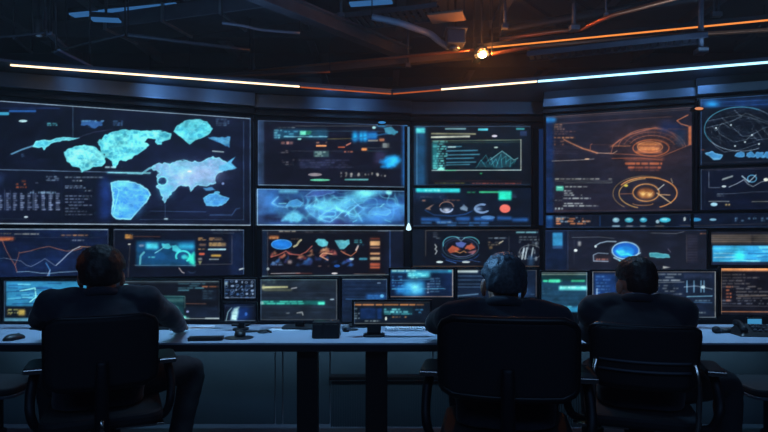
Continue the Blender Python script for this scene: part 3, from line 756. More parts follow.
def draw_teal_map():
    c = Cv(108, 226, 248, 282, (15, 20, 42))
    c.rect(230, 232, 244, 276, (20, 34, 70), .7, 3); c.text(211, 229.2, 240, (206, 214, 216), 1, 2, 1.1, 1, .95, .97, (4, 9)); c.line([(213, 233), (234, 233)], (84, 94, 110), .8, .8)
    c.rect(125, 234.6, 133, 239, (150, 100, 54), .8, 1); c.text(125, 234.4, 133, (216, 156, 80), 2, 2.2, 1.2, 3); c.line([(134, 236.4), (160, 236.6)], (130, 76, 56), .9, .85)
    c.line([(130, 244), (128, 278)], (100, 92, 96), .8, .7); c.rect(128, 243.6, 130.6, 244.8, (190, 190, 190)); c.line([(232, 236), (232, 264), (134, 265)], (96, 92, 100), .8, .8)
    c.rect(136, 240.6, 195, 266, (20, 70, 110), .9, 1.6); c.rect(140, 244, 192, 263, (20, 62, 104), .8, 3)
    c.rect(146, 243, 158, 249, (74, 196, 220), .9, 1.6); c.poly([(162, 244), (169, 243.6), (172, 247), (168, 249), (162, 248)], (80, 200, 220), .9, 1.4, 4); c.rect(178, 244, 194, 249, (48, 156, 196), .85, 2)
    c.poly([(172, 246), (176, 245), (181, 250), (178, 253), (173, 250)], (74, 196, 216), .9, 1.4, 5)
    c.line([(140, 264), (140.6, 256), (144, 252.4)], (110, 196, 206), 2.2, .75); c.line([(155, 253), (160, 250), (164, 247)], (130, 210, 220), 1.1, .85); c.text(143, 256.6, 155, (90, 190, 200), 1, 2, 1.2, 6)
    c.ell(183, 256.4, 7, 5.4, (70, 206, 206), 2, .9, 300, 210); c.ell(184.4, 257, 3, 2.2, (60, 190, 196), None, .8, soft=2); c.poly([(186, 258), (194, 252), (195, 266), (190, 263)], (60, 220, 190), .85, 1, 7, soft=1.5)
    c.rect(139, 244.6, 144, 246.6, (150, 150, 170), .7, 1); c.line([(135, 265.4), (196, 265.4)], (140, 170, 190), .7, .7)
    t = (196, 144, 84)
    c.text(198, 237.6, 208, t, 2, 1.6, 1.3, 8); c.text(209, 237.6, 226, (170, 126, 84), 2, 1.6, 1.3, 9, .9, 1, (4, 9)); c.rect(209, 242.6, 226, 246.4, (120, 98, 72), .85, 1); c.text(209, 242.6, 226, (190, 150, 100), 2, 2, 1.1, 10); c.rect(199, 243.6, 206, 246, (110, 84, 76), .9, 1)
    c.text(198, 248.6, 206, t, 1, 2, 1.2, 11); c.rect(208, 248.6, 226, 250.2, (150, 190, 206), .9); c.rect(199, 253, 204.6, 255, (210, 92, 64), .95, .9); c.rect(211, 254.6, 221, 256.6, (206, 160, 70), .9, 1); c.rect(209, 258.6, 219, 260, (120, 130, 140), .85)
    c.rect(198, 258, 202, 260, (160, 150, 150), .8, 1); c.poly([(198, 261), (202, 261), (200, 265)], (150, 150, 110), .8)
    c.quad(239, 269.6, 247, 267.6, 1.3, (196, 206, 210), .9); c.line([(179, 268), (182, 272), (184, 273)], (206, 190, 196), 1, .9); c.ell(192, 270, 4, 3, (60, 84, 120), .8, .7, 200, 340)
    return c
PIC['teal_map'] = draw_teal_map

def draw_bubble_chart():
    c = Cv(258, 226, 412, 282, (16, 16, 32))
    c.rect(262, 229, 267.6, 278, (18, 34, 62), .9, 1.5); c.rect(386, 230, 403, 278, (18, 26, 50), .9, 2); c.line([(390, 231), (390, 272)], (48, 76, 130), 1.4, .8)
    c.text(279, 230.6, 296, (170, 156, 140), 1, 2, 1.4, 1, .9, 1, (4, 8)); c.text(297, 231.4, 326, (96, 90, 96), 1, 2, 1.2, 2); c.line([(267, 233), (384, 233.4)], (70, 64, 70), .6, .8); c.line([(378, 231), (388, 231)], (100, 116, 140), 1, .8)
    c.line([(267.6, 232), (267.6, 276)], (96, 88, 96), .8, .8)
    c.rect(269, 235.6, 279, 239, (150, 92, 56), .85, 1.2); c.text(269, 237.4, 278, (216, 150, 96), 1, 2, 1.3, 3)
    c.ell(281.6, 244.4, 10.2, 4.9, (30, 106, 196), None, 1, soft=1); c.ell(281.6, 244.4, 10, 4.7, (84, 156, 220), .9, .9); c.blob(281, 245, 5, 2, (44, 130, 226), .7); c.text(291, 238.6, 299, (150, 116, 74), 1, 2, .9, 4)
    c.line([(294, 246.6), (297, 245), (299, 241.6), (301, 240)], (216, 206, 168), 2.2, .9)
    c.poly([(315, 241), (318, 238.6), (324, 239), (328, 242), (327.6, 246), (322, 246.6), (318, 245)], (74, 164, 190), .95, 1, 5, tex=.4, c2=(110, 200, 214)); c.poly([(335, 240.6), (349, 240), (349.6, 244), (344, 249), (340, 249), (337, 245)], (70, 156, 184), .95, 1, 6, tex=.5, c2=(110, 196, 210))
    c.text(354, 239.6, 365, (74, 176, 190), 2, 2, 1.4, 7, .9, 1, (4, 8)); c.text(354, 244, 365, (50, 120, 150), 1, 2, 1.2, 8)
    r = random.Random(12)
    rd = [(206, 108, 92), (190, 120, 90), (150, 70, 70), (224, 160, 120)]
    bl = [(44, 84, 150), (70, 120, 190), (60, 60, 120), (36, 60, 110)]
    for k in range(46):
        x, y = r.uniform(271, 352), r.uniform(252, 266)
        y -= 4 * math.exp(-((x - 330) / 10) ** 2) + 2 * math.exp(-((x - 312) / 6) ** 2)
        c.poly([(x - r.uniform(1, 4), y + r.uniform(0, 2)), (x + r.uniform(-1, 2), y - r.uniform(1, 3)), (x + r.uniform(1, 4), y), (x + r.uniform(-1, 2), y + r.uniform(.6, 2.4))], r.choice(rd if y < 258 else bl), .75, 1, k, soft=1.2)
    c.line([(271, 257), (279, 254.6), (286, 251), (290, 254), (300, 255), (306, 252), (312, 246)], (196, 104, 92), 1.4, .85); c.line([(332, 254), (323, 253), (320, 256), (328, 260)], (224, 160, 128), 1.3, .9)
    c.line([(341, 251), (346, 254), (351, 256), (356, 252), (358, 247)], (200, 120, 90), 1.3, .85); c.line([(356, 250), (358, 246)], (210, 196, 196), 1.8, .9); c.ell(351.6, 259, 2.2, 1, (190, 210, 214)); c.rect(359, 257.8, 367.4, 260, (70, 156, 190), .9, .9)
    c.text(272, 262, 285, (96, 116, 156), 2, 2, 1.4, 9); c.rect(287.6, 260, 292, 264, (160, 140, 140), .7, 1.2); c.ell(337, 266, 3, 1.4, (36, 84, 170)); c.text(318, 265.6, 330, (150, 120, 120), 1, 2, 1, 10)
    c.rect(368.6, 236, 380.4, 272, (34, 24, 32), .9, .8)
    for y0, y1, col in ((238, 239.4, (120, 60, 50)), (241, 245.6, (196, 150, 108)), (247, 248.2, (150, 110, 90)), (252.6, 254.6, (186, 136, 100)), (257, 260, (180, 150, 120)), (263, 266, (150, 72, 54)), (266.6, 268.4, (170, 84, 60))):
        c.rect(370, y0, 380, y1, col, .95, .8)
    c.line([(271, 273.6), (300, 273)], (180, 170, 176), .9, .9); c.line([(296, 273.4), (312, 273.4)], (160, 90, 80), .9, .8); c.ell(334.6, 273.4, 3, .8, (200, 190, 196)); c.line([(354, 274), (385, 274)], (150, 120, 110), .8, .8); c.ell(268, 269, 1.4, 1.4, (140, 150, 160))
    return c
PIC['bubble_chart'] = draw_bubble_chart

def draw_brain_scan():
    c = Cv(408, 224, 548, 272, (15, 19, 36))
    c.rect(412, 228, 424, 266, (14, 24, 44), .9, 2); c.line([(425.6, 256), (425.6, 230.6), (543, 229.4)], (120, 110, 106), .8, .85); c.line([(545.6, 230), (546, 266)], (126, 106, 92), 1, .85); c.line([(509, 236), (509, 252)], (84, 86, 94), .8, .7)
    c.text(433, 232, 440, (90, 100, 116), 3, 2, 1.2, 1); c.text(428, 237.6, 441, (120, 130, 140), 1, 2, 1.1, 2)
    c.line([(435, 244.6), (436.6, 247), (435, 249), (437, 251), (435.4, 254)], (176, 180, 186), 1.4, .85)
    for k, (rx, ry, col) in enumerate(((18, 10.6, (60, 90, 120)), (15, 8.6, (40, 50, 84)))):
        c.ell(460.6, 248, rx, ry, col, 1, .8)
    c.ell(453, 244, 10, 7.4, (84, 160, 180), 1.1, .85, 50, 200); c.ell(469.6, 244, 9.6, 7, (80, 156, 170), 1.1, .85, 0, 130); c.line([(457, 237.6), (461, 241), (465, 237.6)], (140, 170, 190), 1, .7)
    c.poly([(448, 250), (452, 246), (457, 247.6), (461, 250), (456, 252.6), (450, 253)], (176, 84, 60), .85, 1.6, 4); c.poly([(466, 245), (472, 244), (474.6, 247.6), (470, 250), (465, 249)], (180, 88, 66), .85, 1.6, 5); c.line([(455, 251), (460, 253), (464, 251), (466, 252.6)], (190, 130, 80), 1.2, .9)
    c.poly([(456, 243), (461, 241.6), (466, 243.4), (463, 248), (457, 246)], (84, 100, 170), .8, 1.4, 6); c.poly([(466, 252), (473, 250.6), (478, 249.6), (473, 254.6)], (160, 100, 110), .8, 1, 7); c.line([(451, 254), (458, 257), (466, 256.6), (473, 254)], (110, 120, 160), 1, .8)
    c.ell(460.6, 252, 19, 9, (36, 70, 130), 1, .8, 190, 350); c.ell(439.6, 262, 3.4, 1, (190, 206, 214)); c.ell(466, 262, 4, 1, (170, 180, 190)); c.line([(446, 260), (456, 263)], (60, 100, 170), 1.2, .8); c.line([(470, 260), (480, 262)], (60, 90, 150), 1, .8)
    c.text(488, 237.4, 507, (140, 156, 176), 1, 2, 1.3, 8, .9, 1, (4, 8)); c.text(488, 241.6, 506, (124, 110, 100), 2, 2.4, 1.4, 9, .9); c.rect(489, 246, 492.6, 249, (130, 106, 80), .8, .9); c.line([(499, 243.4), (503, 241)], (180, 170, 150), 1.4, .8)
    c.text(516, 231.6, 538, (130, 196, 210), 1, 2, 1.4, 10, 1, 1, (5, 12)); c.text(519, 236.4, 543, (120, 130, 140), 2, 2.6, 1.3, 11, .9, .95)
    r = random.Random(3)
    for k in range(34):
        x, y = r.uniform(517, 543), r.uniform(241, 258)
        c.rect(x, y, x + r.uniform(.8, 2.4), y + r.uniform(1, 4), (140, 152, 166), r.uniform(.3, .7), .9)
    for x in (524, 527, 533): c.line([(x, 248), (x - 2, 259)], (190, 204, 214), 1.6, .8)
    c.ell(530.6, 252, 11, 7, (130, 134, 140), .8, .7); c.rect(528, 256, 534, 266, (40, 66, 100), .8, 2)
    return c
PIC['brain_scan'] = draw_brain_scan

def draw_head_scan():
    c = Cv(540, 224, 716, 274, (28, 31, 50))
    c.put(np.clip(c.noise(40, 30, 2) - .4, 0, 1), (36, 40, 62), .7); c.rect(545, 226, 567, 272, (18, 32, 64), .95, 1.5); c.rect(552.6, 232.6, 562.6, 246, (56, 140, 196), .95, 1); c.rect(552.6, 246, 562.6, 248.6, (50, 84, 130), .8, .9); c.line([(568, 228), (568, 270)], (60, 74, 110), .8, .8)
    c.text(572, 233, 577, (130, 134, 150), 1, 2, 1.1, 2); c.line([(572, 237.4), (600, 237), (614, 238.4)], (110, 116, 130), .8, .85); c.rect(578, 241.4, 581, 246, (150, 150, 156), .85, 1); c.ell(575.6, 250.4, 1.8, 1.4, (200, 206, 212)); c.line([(574, 240), (574, 266)], (58, 62, 80), .7, .7)
    c.line([(595, 246), (600, 243), (607, 241.4), (616, 241.6)], (166, 190, 214), 1.3, .9); c.ell(595.6, 246.4, 1.2, 1.2, (200, 214, 224))
    c.rect(593.6, 255, 611, 262, (46, 40, 54), .9, 1); c.line([(608, 253.6), (598, 253), (593.4, 255), (593.6, 261), (608, 261.4)], (140, 156, 180), 1.3, .85); c.text(596, 258.6, 610, (196, 120, 104), 1, 2, 1.6, 4)
    c.ell(625.6, 251, 15.6, 9.6, (96, 100, 126), None, .5, soft=3); c.ell(625.6, 250.6, 13, 8, (30, 92, 184), None, 1, soft=1.4); c.ell(625.6, 250.6, 13.4, 8.4, (150, 196, 232), 1.3, .95); c.ell(625, 251.6, 9, 5.4, (34, 126, 206), None, .9, soft=2)
    c.line([(617, 251), (621, 255), (628, 254), (634, 257)], (70, 206, 230), 1.6, .9, 2); c.ell(622, 252, 3, 2, (70, 190, 226), None, .8, soft=2); c.line([(614, 257.6), (619, 260), (622, 262), (628, 261), (633, 256.6), (640, 253)], (170, 206, 232), 1.5, .9); c.line([(619, 260), (623, 263.4)], (120, 200, 220), 1.2, .9)
    c.poly([(649, 252.6), (654, 252.4), (669, 254.6), (670, 257.6), (660, 258), (650, 257)], (64, 146, 166), .9, .6, 5, (120, 196, 206), .7); c.line([(668, 249), (670.6, 252)], (110, 104, 130), 1, .8); c.ell(645.6, 259, 1.6, 1.4, (220, 130, 96), None, .9)
    c.line([(651, 233), (676, 233.6), (684, 231.6)], (110, 112, 124), 1, .8); c.rect(686.6, 234, 698, 263, (38, 38, 58), .8, 1)
    for k in range(10): c.line([(688, 236 + k * 2.7), (697, 236 + k * 2.7)], (70, 66, 84), .8, .8)
    c.line([(686.6, 234), (686.6, 262)], (96, 84, 90), .8, .8); c.text(700, 233, 712, (190, 120, 84), 1, 2, 1.2, 7); c.poly([(663, 266), (670, 267.4), (663, 268.6)], (190, 190, 190), .9)
    return c
PIC['head_scan'] = draw_head_scan

def draw_cyan_bars():
    c = Cv(704, 228, 812, 268, (18, 20, 36))
    c.rect(711, 234, 752, 244, (84, 74, 72), .7, 1.5); c.rect(753, 234, 800, 244, (70, 66, 68), .7, 1.5)
    for y in (235.4, 237.4, 239.6, 241.6): c.line([(711, y), (800, y - .4)], (120, 104, 92), .8, .7)
    c.text(713, 241.4, 721, (190, 84, 66), 1, 2, 1.4, 2); c.rect(712.6, 245.6, 800, 262, (54, 150, 204), .97, .8)
    r = random.Random(5)
    for k in range(30):
        y = r.uniform(246, 262); x = r.uniform(712, 775); c.rect(x, y, x + r.uniform(6, 30), y + .9, r.choice(((34, 96, 156), (90, 196, 226), (130, 214, 232), (28, 84, 140))), .7, .8)
    c.line([(714, 253.4), (735, 253.6)], (150, 200, 220), 1, .8); c.line([(714, 257.4), (738, 257)], (190, 220, 230), 1, .8); c.line([(748, 253.8), (800, 253.4)], (26, 70, 130), 1.1, .8)
    c.blob(739, 255.6, 5, 5, (60, 226, 246), .95); c.line([(731, 260), (760, 261)], (140, 214, 230), 1, .8); c.rect(712, 262, 800, 265, (30, 40, 70), .9, .8)
    return c
PIC['cyan_bars'] = draw_cyan_bars

def draw_blue_code():
    c = Cv(0, 276, 110, 326, (16, 30, 50))
    c.rect(6, 281.4, 100, 306, (46, 120, 164), .9, 1)
    r = random.Random(2)
    for k in range(40):
        y = r.uniform(282, 305); x = r.uniform(6, 70); c.quad(x, y, x + r.uniform(8, 30), y - r.uniform(-.5, 1), 1.1, r.choice(((24, 62, 110), (90, 170, 200), (26, 76, 130), (110, 190, 210))), .75)
    c.line([(20, 291), (35, 288), (36, 297), (30, 302)], (150, 226, 222), 1.4, .85); c.line([(6, 292), (36, 290.6)], (20, 52, 90), 1, .8)
    c.rect(6, 307, 100, 318, (14, 20, 34), 1, .8); c.text(7, 310, 14, (150, 130, 70), 2, 3, 2, 4); c.rect(18, 309.6, 25, 315.4, (206, 174, 84), .85, 1.4); c.text(8, 309, 26, (190, 190, 120), 2, 3, 1.4, 5)
    c.rect(4, 318, 100, 321.6, (96, 156, 190), .85, 1)
    return c
PIC['blue_code'] = draw_blue_code

def draw_green_window():
    c = Cv(94, 276, 226, 326, (18, 22, 36))
    c.rect(100, 280, 220, 283, (50, 62, 76), .8, 1); c.ell(126, 285.6, 3, 1.6, (130, 190, 210)); c.text(126, 285, 150, (56, 96, 140), 3, 2.2, 1.2, 1)
    c.text(178, 283, 206, (70, 120, 140), 4, 2.2, 1.3, 2, .9, .95, (4, 12)); c.text(202, 286, 218, (206, 120, 74), 1, 2, 1.3, 3, .95, 1, (5, 9)); c.line([(178, 281.4), (218, 281.4)], (140, 150, 150), .8, .8)
    c.rect(100, 295.6, 184, 318, (24, 62, 76), .9, 1); c.line([(148, 296), (185, 296.4), (185, 308)], (90, 130, 134), .9, .8); c.rect(150, 298.6, 184, 302, (70, 110, 116), .7, 1.2); c.rect(150, 307, 178, 310.4, (96, 190, 190), .75, 1.2)
    c.rect(158, 308, 178, 315, (34, 110, 104), .8, 1); c.ell(174, 307, 2.4, 1.6, (170, 220, 226)); c.rect(176, 309, 178, 316, (196, 190, 120), .9, .8); c.rect(164, 316, 189.6, 319, (116, 210, 200), .95, 1); c.line([(150, 312), (160, 316)], (110, 190, 190), 1, .7)
    c.line([(186, 303.6), (206, 303.8)], (120, 78, 66), 1, .9); c.rect(186, 307, 218, 318, (22, 32, 54), .9, 1); c.ell(187.6, 311.6, 1.4, 1, (130, 140, 190)); c.rect(205, 317.8, 219.6, 319.2, (170, 184, 190), .9); c.rect(202, 290, 216, 300, (26, 36, 56), .8, 1)
    c.text(203, 290.6, 216, (60, 84, 106), 4, 2.4, 1, 5)
    return c
PIC['green_window'] = draw_green_window

def draw_glyph_grid():
    c = Cv(218, 274, 262, 302, (18, 26, 46)); r = random.Random(7)
    for j in range(5):
        for i in range(6):
            c.ell(227 + i * 5 + r.uniform(-.8, .8), 282 + j * 4 + r.uniform(-.6, .6), r.uniform(.8, 2), r.uniform(.7, 1.5), r.choice(((130, 150, 186), (90, 116, 160), (60, 90, 140))), r.choice((None, .8)), .85)
    for k in range(6): c.line([(230 + k * 4, 296 - (k * 3) % 7), (234 + k * 4, 290 - (k * 5) % 6)], (90, 120, 164), .8, .7)
    c.rect(224, 282, 227.6, 285, (170, 196, 214), .8, 1)
    return c
PIC['glyph_grid'] = draw_glyph_grid
def draw_pale_curve():
    c = Cv(218, 300, 262, 326, (16, 22, 42)); c.rect(231, 306, 250, 321, (22, 50, 110), .9, 4); c.ell(246, 314, 1.3, 1.8, (50, 96, 180))
    c.poly([(231, 320), (231.6, 313), (234, 308.6), (239, 307), (238, 312), (236.4, 320.6)], (176, 216, 224), .95, .8, 3, soft=1.2); c.line([(226, 321), (228, 312), (231.6, 308)], (150, 190, 206), 1.1, .85)
    c.line([(223, 306), (254, 306.6)], (50, 66, 96), .8, .8)
    for y in (311, 314.4, 317.4): c.line([(233, y), (238, y)], (84, 130, 160), .6, .7)
    return c
PIC['pale_curve'] = draw_pale_curve

def draw_log_list():
    c = Cv(254, 274, 342, 324, (30, 38, 54)); c.rect(260, 279, 336, 286, (38, 48, 64), .8, 2)
    c.text(262, 280, 284, (70, 90, 96), 2, 2, 1.2, 1); c.quad(262, 287.4, 288, 287, 2, (176, 172, 130), .9); c.rect(262, 284.6, 264.6, 290, (150, 150, 120), .7, 1.2); c.rect(264, 289, 292, 291, (110, 112, 92), .7, 1); c.quad(291, 288.6, 297, 287.6, 1.2, (150, 150, 160), .9)
    for y in (293, 298, 307, 312): c.line([(260, y), (336, y)], (44, 56, 76), .8, .8)
    c.rect(260, 300.6, 325, 304.8, (24, 92, 96), .9, 1); c.text(262, 301, 324, (74, 196, 176), 2, 1.9, 1.3, 3, .85, .9, (3, 10)); c.ell(261.6, 303, 2.2, 1.6, (120, 170, 170)); c.ell(332, 299.4, 2.2, .7, (140, 160, 180)); c.rect(318, 302, 324.6, 304.6, (84, 220, 190), .9, .9)
    c.text(286, 312.6, 303, (120, 126, 136), 1, 2, 1.2, 5); c.line([(297, 313), (302, 312), (303, 315)], (176, 180, 186), 1.3, .85); c.line([(270, 317.6), (292, 317)], (60, 70, 90), .8, .8)
    return c
PIC['log_list'] = draw_log_list
def draw_dim_blue():
    c = Cv(338, 274, 392, 324, (22, 36, 64))
    for y in (281, 285, 289, 293, 297): c.line([(344, y), (386, y - .2)], (36, 56, 92), .8, .8)
    c.rect(366, 294, 386, 300, (32, 76, 136), .9, 2); c.text(368, 295, 384, (56, 116, 186), 2, 2.4, 1.4, 2); c.ell(382, 296, 1.8, 1.6, (96, 170, 220)); c.line([(346, 299), (384, 300)], (60, 106, 160), 1, .8); c.ell(379, 283, 2, .7, (90, 110, 140))
    return c
PIC['dim_blue'] = draw_dim_blue
def draw_orange_header():
    c = Cv(348, 296, 438, 330, (18, 24, 40)); c.rect(353, 304, 430, 322, (16, 26, 44), 1, 1)
    c.text(354, 304, 424, (206, 130, 74), 1, 2, 1.5, 1, .95, 1, (6, 18)); c.rect(360, 308, 376, 319, (22, 46, 92), .9, 1.2); c.rect(377, 308, 382, 319, (24, 54, 110), .9, 1); c.text(354, 308, 360, (140, 160, 176), 5, 2.4, 1.3, 3)
    c.rect(383, 307, 413, 314, (22, 56, 76), .8, 2); c.text(384, 308.6, 410, (110, 196, 206), 2, 2.4, 1.8, 4, .95, .85, (2, 6)); c.text(384, 313.2, 412, (60, 140, 150), 1, 2, 1.3, 5, .9, 1, (4, 9)); c.text(415, 309, 424, (60, 130, 180), 2, 2.6, 1.4, 6)
    c.text(392, 316.4, 408, (190, 130, 80), 1, 2, 1.2, 7); c.ell(386, 318.6, 1, 1.8, (210, 216, 214)); c.text(362, 320.4, 380, (176, 190, 190), 1, 2, 1.2, 8)
    return c
PIC['orange_header'] = draw_orange_header
def draw_cyan_window():
    c = Cv(386, 266, 460, 302, (17, 34, 68)); c.rect(391, 269.6, 453, 273, (40, 110, 150), .8, 1); c.text(392, 270, 416, (160, 220, 226), 1, 2, 1.6, 1, .95, 1, (4, 10)); c.text(440, 270, 453, (70, 190, 210), 1, 2, 1.6, 2)
    c.rect(408, 272, 430, 277.6, (80, 190, 214), .9, 2); c.text(408, 273, 432, (130, 220, 230), 3, 2, 1.2, 3); c.text(392, 276, 408, (60, 120, 170), 5, 3, 1.4, 4)
    c.rect(404, 281, 424, 295, (44, 130, 190), .9, 3); c.blob(414, 288, 7, 5, (120, 214, 232), .85); c.rect(396, 287, 412, 294, (40, 120, 190), .8, 2.5); c.line([(392, 280.6), (434, 279.4)], (70, 130, 170), .9, .8); c.line([(392, 289), (444, 288.6)], (84, 170, 206), .9, .7)
    c.text(430, 278, 446, (100, 140, 170), 6, 2.6, 1.1, 5, .7); c.text(427, 283, 430, (140, 160, 190), 4, 2.8, 1.8, 6)
    return c
PIC['cyan_window'] = draw_cyan_window
def draw_list_window():
    c = Cv(452, 266, 546, 306, (20, 32, 56)); c.rect(456, 270, 478, 272.6, (176, 190, 196), .95, .9)
    for y in (276, 280, 284, 287): c.line([(456, y), (500, y)], (70, 96, 130), 1, .8)
    c.line([(457, 296), (478, 294)], (96, 130, 160), 1.6, .7); c.text(510, 286, 536, (70, 96, 130), 4, 2.6, 1.2, 3); c.blob(518, 292, 12, 5, (40, 80, 130), .7)
    return c
PIC['list_window'] = draw_list_window
def draw_green_rows():
    c = Cv(536, 268, 592, 316, (28, 60, 88)); c.rect(541, 272, 588, 281, (22, 56, 66), .9, 1); c.line([(542, 274.4), (588, 274.4)], (140, 146, 134), 1.4, .8)
    c.text(543, 280, 562, (70, 220, 170), 1, 2, 2, 1, .95, 1, (4, 9)); c.rect(549, 279.4, 560, 282.4, (80, 230, 180), .85, 1); c.rect(571, 280, 585, 281.8, (60, 190, 140), .85, .9)
    c.rect(559, 286, 588, 290, (100, 206, 206), .9, 1.2); c.text(560, 286.6, 586, (170, 236, 230), 1, 2, 1.4, 3); c.text(542, 288, 554, (60, 96, 126), 3, 2.6, 1, 4)
    for y in (294, 298, 302): c.line([(542, y), (588, y)], (36, 76, 106), .9, .7)
    c.text(562, 306, 584, (110, 214, 236), 2, 2, 1.6, 5, .95); c.rect(560, 307, 587, 312, (50, 150, 200), .7, 1.5)
    return c
PIC['green_rows'] = draw_green_rows
def draw_code_columns():
    c = Cv(588, 268, 720, 322, (24, 34, 58)); c.rect(594, 274, 616, 298, (24, 52, 104), .9, 1.5); c.text(596, 276, 612, (84, 130, 190), 6, 3.2, 1.1, 1, .8); c.line([(597, 289), (597, 299)], (150, 176, 206), 1.6, .8); c.ell(617, 274.6, 1.8, 1, (190, 150, 130)); c.line([(594, 300), (614, 297)], (110, 150, 180), 1, .8)
    c.text(654, 273.6, 682, (150, 156, 164), 3, 3, 1.4, 2, .85, .9, (4, 12)); c.text(654, 285, 684, (120, 126, 136), 4, 2.8, 1.2, 3, .8); c.line([(654, 282.6), (684, 282)], (110, 116, 126), 1, .8); c.rect(684, 274, 712, 278, (40, 50, 80), .9, 1)
    for x in (687, 694, 701, 704): c.line([(x, 281), (x, 292)], (110, 156, 190), 1.5, .8)
    c.line([(684, 287), (696, 286), (712, 289)], (130, 150, 170), 1, .8); c.ell(703, 287, 2, 1.6, (170, 196, 214)); c.line([(687, 296.6), (712, 296)], (110, 160, 190), 1.2, .9); c.line([(687, 302), (712, 302.6)], (70, 110, 150), 1, .8); c.text(690, 300, 710, (110, 140, 160), 1, 2, 1.2, 6); c.text(697, 312, 708, (176, 190, 190), 1, 2, 1.4, 7)
    return c
PIC['code_columns'] = draw_code_columns
def draw_amber_code():
    c = Cv(714, 264, 812, 322, (22, 22, 36)); c.rect(718, 266.4, 800, 271, (214, 140, 92), .95, 1); c.text(722, 274, 760, (110, 104, 110), 5, 3, 1.3, 1, .8, .9, (3, 10)); c.text(726, 286, 733, (190, 104, 70), 5, 3.4, 1.7, 2, .95); c.text(736, 288, 775, (120, 116, 124), 4, 3.2, 1.2, 3, .8, .95, (4, 12)); c.line([(738, 296.4), (790, 295)], (140, 120, 110), 1, .8); c.line([(722, 306), (790, 306.4)], (84, 84, 100), .9, .8); c.line([(720, 311.6), (800, 312)], (190, 120, 80), 1.1, .85); c.text(722, 300, 770, (100, 106, 126), 2, 3, 1.2, 5)
    return c
PIC['amber_code'] = draw_amber_code
# ------------------------------------------------------------------ the plan of the curved display wall
def pl(px, D):
    return Vector(((px - CX) / F * D, D))
PLANES = {'L': (pl(0, 5.635), pl(250, 6.463)), 'CL': (pl(258, 6.54), pl(408, 6.84)), 'C': (pl(413, 6.9), pl(531, 6.9)),
          'R': (pl(545, 6.44), pl(692, 5.95)), 'FR': (pl(699, 5.88), pl(790, 5.62))}

def hit(line, px, off=0.0):
    a, b = line
    d = (b - a).normalized()
    n = Vector((d.y, -d.x))                      # towards the viewer
    a = a + n * off
    k = (px - CX) / F                            # x = k*y
    t = (k * a.y - a.x) / (d.x - k * d.y)
    return a + d * t

def z_at(py, D):
    return H + (HY - py) / F * D

def screen_mesh(name, W, Hh, world, cv, step, proj=None):
    nu, nv = max(3, int(W / step)), max(3, int(Hh / step))
    us, vs = np.linspace(-W / 2, W / 2, nu + 1), np.linspace(0, Hh, nv + 1)
    U, V = np.meshgrid(us, vs)
    co = np.stack([U.ravel(), np.zeros(U.size), V.ravel()], 1)
    i = np.arange(nv)[:, None] * (nu + 1) + np.arange(nu)[None, :]
    faces = np.stack([i, i + 1, i + nu + 2, i + nu + 1], -1).reshape(-1, 4)
    me = bpy.data.meshes.new(name)
    me.vertices.add(len(co)); me.vertices.foreach_set('co', co.ravel())
    me.loops.add(faces.size); me.loops.foreach_set('vertex_index', faces.ravel())
    me.polygons.add(len(faces)); me.polygons.foreach_set('loop_start', np.arange(0, faces.size, 4))
    me.update(calc_edges=True)
    R = np.array(world.to_3x3()); T = np.array(world.translation)
    wc = co @ R.T + T
    px = CX + F * wc[:, 0] / wc[:, 1]; py = HY - F * (wc[:, 2] - H) / wc[:, 1]
    col = lin(np.clip(cv.at(px, py), 0, 255))
    rgba = np.concatenate([col, np.ones((len(col), 1))], 1).astype(np.float32)
    at = me.color_attributes.new('picture', 'FLOAT_COLOR', 'POINT')
    at.data.foreach_set('color', rgba.ravel())
    return me

def ring(mb, w, h, b, y0, y1, z0=0.0):
    o = [(-w / 2 - b, -b), (w / 2 + b, -b), (w / 2 + b, h + b), (-w / 2 - b, h + b)]
    n = [(-w / 2, 0), (w / 2, 0), (w / 2, h), (-w / 2, h)]
    vs = [(x, y, z + z0) for y in (y0, y1) for loop in (o, n) for x, z in loop]
    fs = []
    for k in range(4):
        k2 = (k + 1) % 4
        fs += [(k, k2, 4 + k2, 4 + k), (8 + k, 12 + k, 12 + k2, 8 + k2), (k, 8 + k, 8 + k2, k2), (4 + k, 4 + k2, 12 + k2, 12 + k)]
    mb.add(vs, fs)

